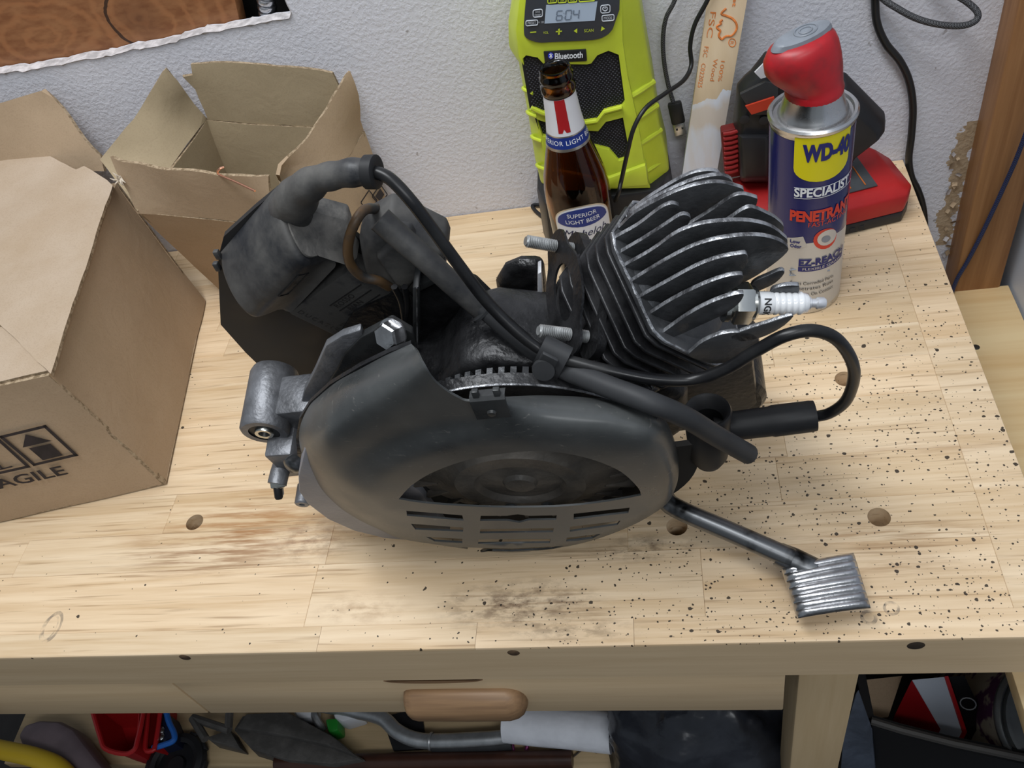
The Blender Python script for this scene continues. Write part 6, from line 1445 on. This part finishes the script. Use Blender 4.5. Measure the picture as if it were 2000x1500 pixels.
for k in range(10): obj('tread_block', MB().box(wc+Vector((0.045*cos(0.63*k), 0.045*sin(0.63*k), 0.012)), (0.005, 0.012, 0.010), Matrix.Rotation(0.63*k, 3, 'Z')), M_TYRE, wh, bevel=0.001)
ir = thing('iron_share', 'heavy grey iron blade with a square socket on the lower shelf', 'blade', sp_(540, 1450, 0))
slab('blade', [(452, 1424), (470, 1396), (560, 1392), (640, 1438), (716, 1484), (652, 1494), (560, 1486), (488, 1464)], 0.0, 0.032, M_IRON, ir, bevel=0.002, top=0.96)
slab('blade_ridge', [(455, 1420), (475, 1392), (560, 1388), (650, 1436), (705, 1480), (640, 1456), (560, 1438)], 0.028, 0.044, M_IRON, ir, bevel=0.002, top=0.94)
mb = MB(); hi = [sp_(x, y, 0.05) for x, y in ((378, 1402), (448, 1424), (468, 1462), (402, 1444))]
slab('socket_floor', [(402, 1440), (448, 1424), (470, 1462), (412, 1448)], 0.0, 0.03, M_IRON, ir, bevel=0.002)
for a, b in (((376, 1402), (402, 1444)), ((448, 1394), (446, 1424)), ((376, 1402), (448, 1426))): obj('socket_bar', MB().tube([sp_(*a, 0.046), sp_(*b, 0.046)], 0.0060, 8), M_IRON, ir)
# handlebar
hb = thing('bicycle_handlebar', 'grey metal handlebar with dark rubber grip on the lower shelf', 'handlebar', sp_(860, 1450, 0))
obj('bar', MB().tube(spline([sp_(600, 1372, 0.03), sp_(690, 1388, 0.03), (sp_(745, 1402, 0.028)), sp_(775, 1428, 0.025), sp_(810, 1444, 0.022), sp_(850, 1448, 0.020), sp_(930, 1445, 0.020), sp_(990, 1440, 0.020), sp_(1012, 1428, 0.024), sp_(1016, 1412, 0.03)], 7), 0.0105, 14), M_SILV, hb, angle=60)
obj('grip', MB().tube(spline([sp_(846, 1456, 0.014), sp_(900, 1456, 0.013), sp_(960, 1455, 0.013), sp_(1000, 1450, 0.014)], 6), 0.0110, 14), M_RUBG, hb, angle=60)
obj('clamp_band', MB().lathe([(0.0118, -0.002), (0.0125, 0.0), (0.0118, 0.002)], sp_(842, 1448, 0.020), sp_(850, 1448, 0.020)-sp_(838, 1447, 0.020), 20, cap=False), M_SILV, hb)
tag(slab('black_wedge', [(745, 1400), (822, 1382), (834, 1462), (768, 1466)], 0.0, 0.006, M_BLACKP, bevel=0.001), 'black flat plastic wedge under the handlebar', 'wedge')
cb_ = thing('carabiner', 'small purple carabiner at the end of the handlebar grip', 'carabiner', sp_(1015, 1460, 0))
obj('hook', MB().tube(spline([sp_(1000, 1452, 0.010), sp_(1003, 1466, 0.008), sp_(1014, 1474, 0.006), sp_(1026, 1468, 0.006), sp_(1030, 1452, 0.008), sp_(1026, 1438, 0.012)], 6), 0.0030, 10), M_PURPLE, cb_, angle=70); obj('gate', MB().tube([sp_(1027, 1440, 0.012), sp_(1026, 1425, 0.016)], 0.0024, 8), M_STEEL, cb_)
gc = thing('green_bottle', 'small green bottle with a white cap on the lower shelf', 'bottle', sp_(645, 1430, 0))
slab('bottle_body', [(632, 1402), (660, 1400), (662, 1428), (640, 1434)], 0.0, 0.03, M_GREENB, gc, bevel=0.004, top=0.9)
slab('bottle_cap', [(644, 1380), (700, 1378), (708, 1400), (668, 1412), (650, 1404)], 0.0, 0.032, M_LABEL, gc, bevel=0.005, top=0.9)
tag(slab('white_pouch', [(560, 1372), (620, 1372), (616, 1404), (578, 1408)], 0.0, 0.026, M_LABEL, bevel=0.008, top=0.85), 'crumpled white pouch behind the iron blade', 'pouch')
tag(obj('grey_lever', MB().tube(spline([sp_(610, 1380, 0.02), sp_(618, 1405, 0.02), sp_(632, 1428, 0.012)], 5), 0.006, 10), M_SILV), 'short grey lever beside the green bottle', 'lever')
a, b = sp_(985, 1412, 0.030), sp_(1195, 1431, 0.030); ax_ = (b-a); 
tag(obj('film_roll', MB().lathe([(0.0, 0.0), (0.020, 0.0), (0.0255, 0.002), (0.0262, 0.05), (0.0258, ax_.length*0.6), (0.0268, ax_.length), (0.0, ax_.length)], a, ax_, 28), M_FILM, angle=50), 'roll of shiny white plastic film on the lower shelf', 'roll')
tag(obj('brown_rod', MB().tube([sp_(540, 1490, 0.012), sp_(1118, 1482, 0.012)], 0.0115, 14), M_ROD, angle=60), 'dark brown wooden rod along the front of the lower shelf', 'rod')
wr = [sp_(x, y, 0.004) for x, y in ((1120, 1478), (1135, 1466), (1150, 1462), (1165, 1470), (1178, 1462), (1190, 1458))]; tag(obj('thin_wire', MB().tube(spline(wr, 5), 0.0012, 6), M_BROWNW, angle=70), 'thin brown wire curling beside the plastic bag', 'wire')
# dark plastic bag: crumpled dome
def bag(name, c, rx, ry, h, m, seed, label, z0):
    nU, nV = 56, 26; vs = []; fs = []
    for j in range(nV+1):
        t = j/nV*pi/2
        for i in range(nU):
            a = 2*pi*i/nU; d = Vector((cos(a)*cos(t), sin(a)*cos(t), sin(t)))
            k = 1+0.13*noise.noise(d*2.6+Vector((seed, 0, 0)))+0.07*abs(noise.noise(d*7+Vector((0, seed, 0))))+0.035*noise.noise(d*17)
            k += 0.06*sin(a*9+3*t+2*noise.noise(d*3))*cos(t)**2*0.5
            vs.append(Vector((c.x+rx*d.x*k, c.y+ry*d.y*k, max(z0, z0+h*d.z*k))))
    for j in range(nV):
        for i in range(nU): fs.append((j*nU+i, j*nU+(i+1) % nU, (j+1)*nU+(i+1) % nU, (j+1)*nU+i))
    fs.append(tuple(range(nU))[::-1])
    o = obj(name, MB().add(vs, fs), m, angle=180); tag(o, label, 'bag'); return o
bc_ = sp_(1372, 1430, 0.10)
bag('plastic_bag', Vector((bc_.x+0.012, bc_.y+0.03, 0)), 0.142, 0.10, 0.17, M_BAG, 3, 'dark crumpled plastic bag on the shelf left of the bench leg', SH)

# ---- things on the floor right of the leg
FZ = -0.87
bin_ = thing('black_bin', 'large black plastic storage bin right of the bench leg', 'bin', Vector((0.10, 0.12, FZ)))
RZ = -0.42
rp_ = [at(1700, 1402, z=RZ), at(1760, 1420, z=RZ), at(1860, 1445, z=RZ), at(1990, 1472, z=RZ), at(2150, 1500, z=RZ)]
M_BIN = mat('black_bin_plastic', (0.008, 0.009, 0.011), 0.45)
dv = Vector((0.1, -1, 0)).normalized()
front = [Vector((p.x, p.y, p.z)) for p in rp_]; wv_ = Vector((0.0, 0.22, 0))
obj('bin_front', MB().loft([[Vector((p.x, p.y-0.010, RZ)) for p in front]+[Vector((p.x, p.y+0.004, RZ)) for p in reversed(front)], [Vector((p.x, p.y-0.05, FZ)) for p in front]+[Vector((p.x, p.y-0.036, FZ)) for p in reversed(front)]]), M_BIN, bin_)
obj('bin_rim', MB().tube([p+Vector((0, -0.004, 0.002)) for p in front], 0.0045, 8), mat('rim_grey', (0.07, 0.065, 0.06), 0.5), bin_)
p0 = front[0]; obj('bin_side', MB().loft([[p0+Vector((-0.006, 0, 0)), p0+Vector((0.004, 0, 0)), p0+Vector((0.004, 0.24, 0)), p0+Vector((-0.006, 0.24, 0))], [Vector((p0.x-0.006, p0.y-0.05, FZ)), Vector((p0.x+0.004, p0.y-0.05, FZ)), Vector((p0.x+0.004, p0.y+0.24, FZ)), Vector((p0.x-0.006, p0.y+0.24, FZ))]]), M_BIN, bin_)
p1 = front[-1]
obj('bin_back', MB().box(((p0.x+p1.x)/2, p0.y+0.24, (RZ+FZ)/2), (p1.x-p0.x, 0.008, RZ-FZ)), M_BIN, bin_)
obj('bin_fill', MB().prism([Vector((p.x, p.y, -0.60)) for p in front]+[Vector((p1.x, p0.y+0.236, -0.60)), Vector((p0.x, p0.y+0.236, -0.60))], (0, 0, 0.02)), M_BIN, bin_)
BZ = -0.58
# red and white picture book standing in the bin
bk_ = thing('red_book', 'red book with a white cover panel standing in the black bin', 'book', at(1830, 1430, z=BZ))
zt, zb = -0.36, -0.44
def q3(px, py, z): return at(px, py, z=z)
bkz = [q3(1746, 1404, -0.44), q3(1778, 1330, -0.39), q3(1782, 1327, -0.385), q3(1836, 1430, -0.45)]
obj('spine', MB().loft([[q3(1745, 1402, -0.46), q3(1781, 1328, -0.40), q3(1838, 1424, -0.46), q3(1815, 1430, -0.47)], [Vector((p.x, p.y, BZ)) for p in (q3(1745, 1402, -0.46), q3(1781, 1328, -0.40), q3(1838, 1424, -0.46), q3(1815, 1430, -0.47))]]), mat('book_red', (0.32, 0.008, 0.012), 0.4), bk_)
obj('white_panel', MB().loft([[q3(1782, 1328, -0.399), q3(1846, 1322, -0.395), q3(1884, 1430, -0.455), q3(1838, 1424, -0.459)], [Vector((p.x, p.y, BZ)) for p in (q3(1782, 1328, -0.399), q3(1846, 1322, -0.395), q3(1884, 1430, -0.455), q3(1838, 1424, -0.459))]]), mat('book_white', (0.60, 0.64, 0.72), 0.4), bk_)
obj('red_border', MB().loft([[q3(1845, 1321, -0.393), q3(1852, 1320, -0.393), q3(1889, 1430, -0.453), q3(1882, 1431, -0.453)], [Vector((p.x, p.y, BZ)) for p in (q3(1845, 1321, -0.393), q3(1852, 1320, -0.393), q3(1889, 1430, -0.453), q3(1882, 1431, -0.453))]]), mat('border_red', (0.50, 0.012, 0.016), 0.4), bk_)
# paint can lying with its lid to the front
vc = at(2072, 1408, z=-0.42); av = (CAM-vc).normalized(); axp = (av*0.86+Vector((0.42, -0.10, 0.0))).normalized()
pcn = thing('paint_can', 'metal paint can lying on its side in the black bin', 'paint can', vc)
M_LID = mat('dull_lid_metal', (0.30, 0.31, 0.31), 0.45, 0.7, var=0.15, scale=20); M_CANLBL = mat('cream_can_label', (0.42, 0.37, 0.29), 0.6, col2=(0.10, 0.03, 0.09), scale=16, thresh=0.56, soft=0.02)
RPc = 0.064
obj('can_wall', MB().lathe([(RPc*0.98, -0.17), (RPc*0.98, -0.012), (RPc*0.97, -0.006)], vc, axp, 48), M_CANLBL, pcn)
obj('can_rim', MB().lathe([(RPc*0.97, -0.008), (RPc*1.03, -0.006), (RPc*1.04, 0.0), (RPc*0.99, 0.004), (RPc*0.94, 0.0), (RPc*0.90, -0.006)], vc, axp, 48, cap=False), M_LID, pcn, angle=60)
obj('can_lid', MB().lathe([(RPc*0.91, -0.006), (RPc*0.88, 0.001), (RPc*0.82, 0.001), (RPc*0.80, -0.003), (0.0, -0.003)], vc, axp, 48), M_LID, pcn)
# black carton with ring mark, cardboard sheet and bluish bag beside the leg
M_CARTON = mat('black_carton', (0.012, 0.011, 0.012), 0.5)
cart = thing('black_carton', 'black carton with a small ring emblem between book and paint can', 'carton', at(1890, 1390, z=BZ))
cp_ = [q3(1854, 1322, -0.41), q3(1884, 1320, -0.41), q3(1930, 1420, -0.47), q3(1892, 1430, -0.47)]
obj('carton_body', MB().loft([cp_, [Vector((p.x, p.y, BZ)) for p in cp_]]), M_CARTON, cart)
cm = (cp_[0]+cp_[1]+cp_[2]+cp_[3])/4; nn = (cp_[1]-cp_[0]).cross(cp_[3]-cp_[0]).normalized(); nn = nn if nn.z > 0 else -nn
rr2 = [cm+nn*0.001+0.008*(cos(t)*(cp_[1]-cp_[0]).normalized()+sin(t)*(cp_[3]-cp_[0]).normalized()) for t in [2*pi*i/16 for i in range(17)]]; obj('ring_emblem', MB().tube(rr2, 0.0007, 6), M_LGREY, cart)
cs = [q3(1672, 1330, -0.44), q3(1762, 1320, -0.44), q3(1735, 1400, -0.46), q3(1705, 1404, -0.46)]
tag(obj('cardboard_sheet', MB().loft([cs, [Vector((p.x, p.y+0.03, FZ)) for p in cs]]), M_CARD), 'brown cardboard sheet standing in the black bin beside the bench leg', 'cardboard')
wbz = [(q3(1672, 1346, -0.30)), (q3(1682, 1346, -0.30)), (q3(1704, 1420, -0.42)), (q3(1712, 1500, -0.50)), (q3(1640, 1520, -0.50)), (q3(1648, 1440, -0.42))]
M_BAGB = mat('bluish_grey_bag', (0.09, 0.11, 0.15), 0.35, bump=0.9, bscale=35, var=0.25, scale=18)
tag(obj('grey_plastic_bag', MB().loft([[Vector((p.x+0.0, p.y+0.05, FZ)) for p in wbz], wbz]), M_BAGB, bevel=0.01, seg=3), 'bluish grey plastic bag hanging right of the bench leg', 'bag')
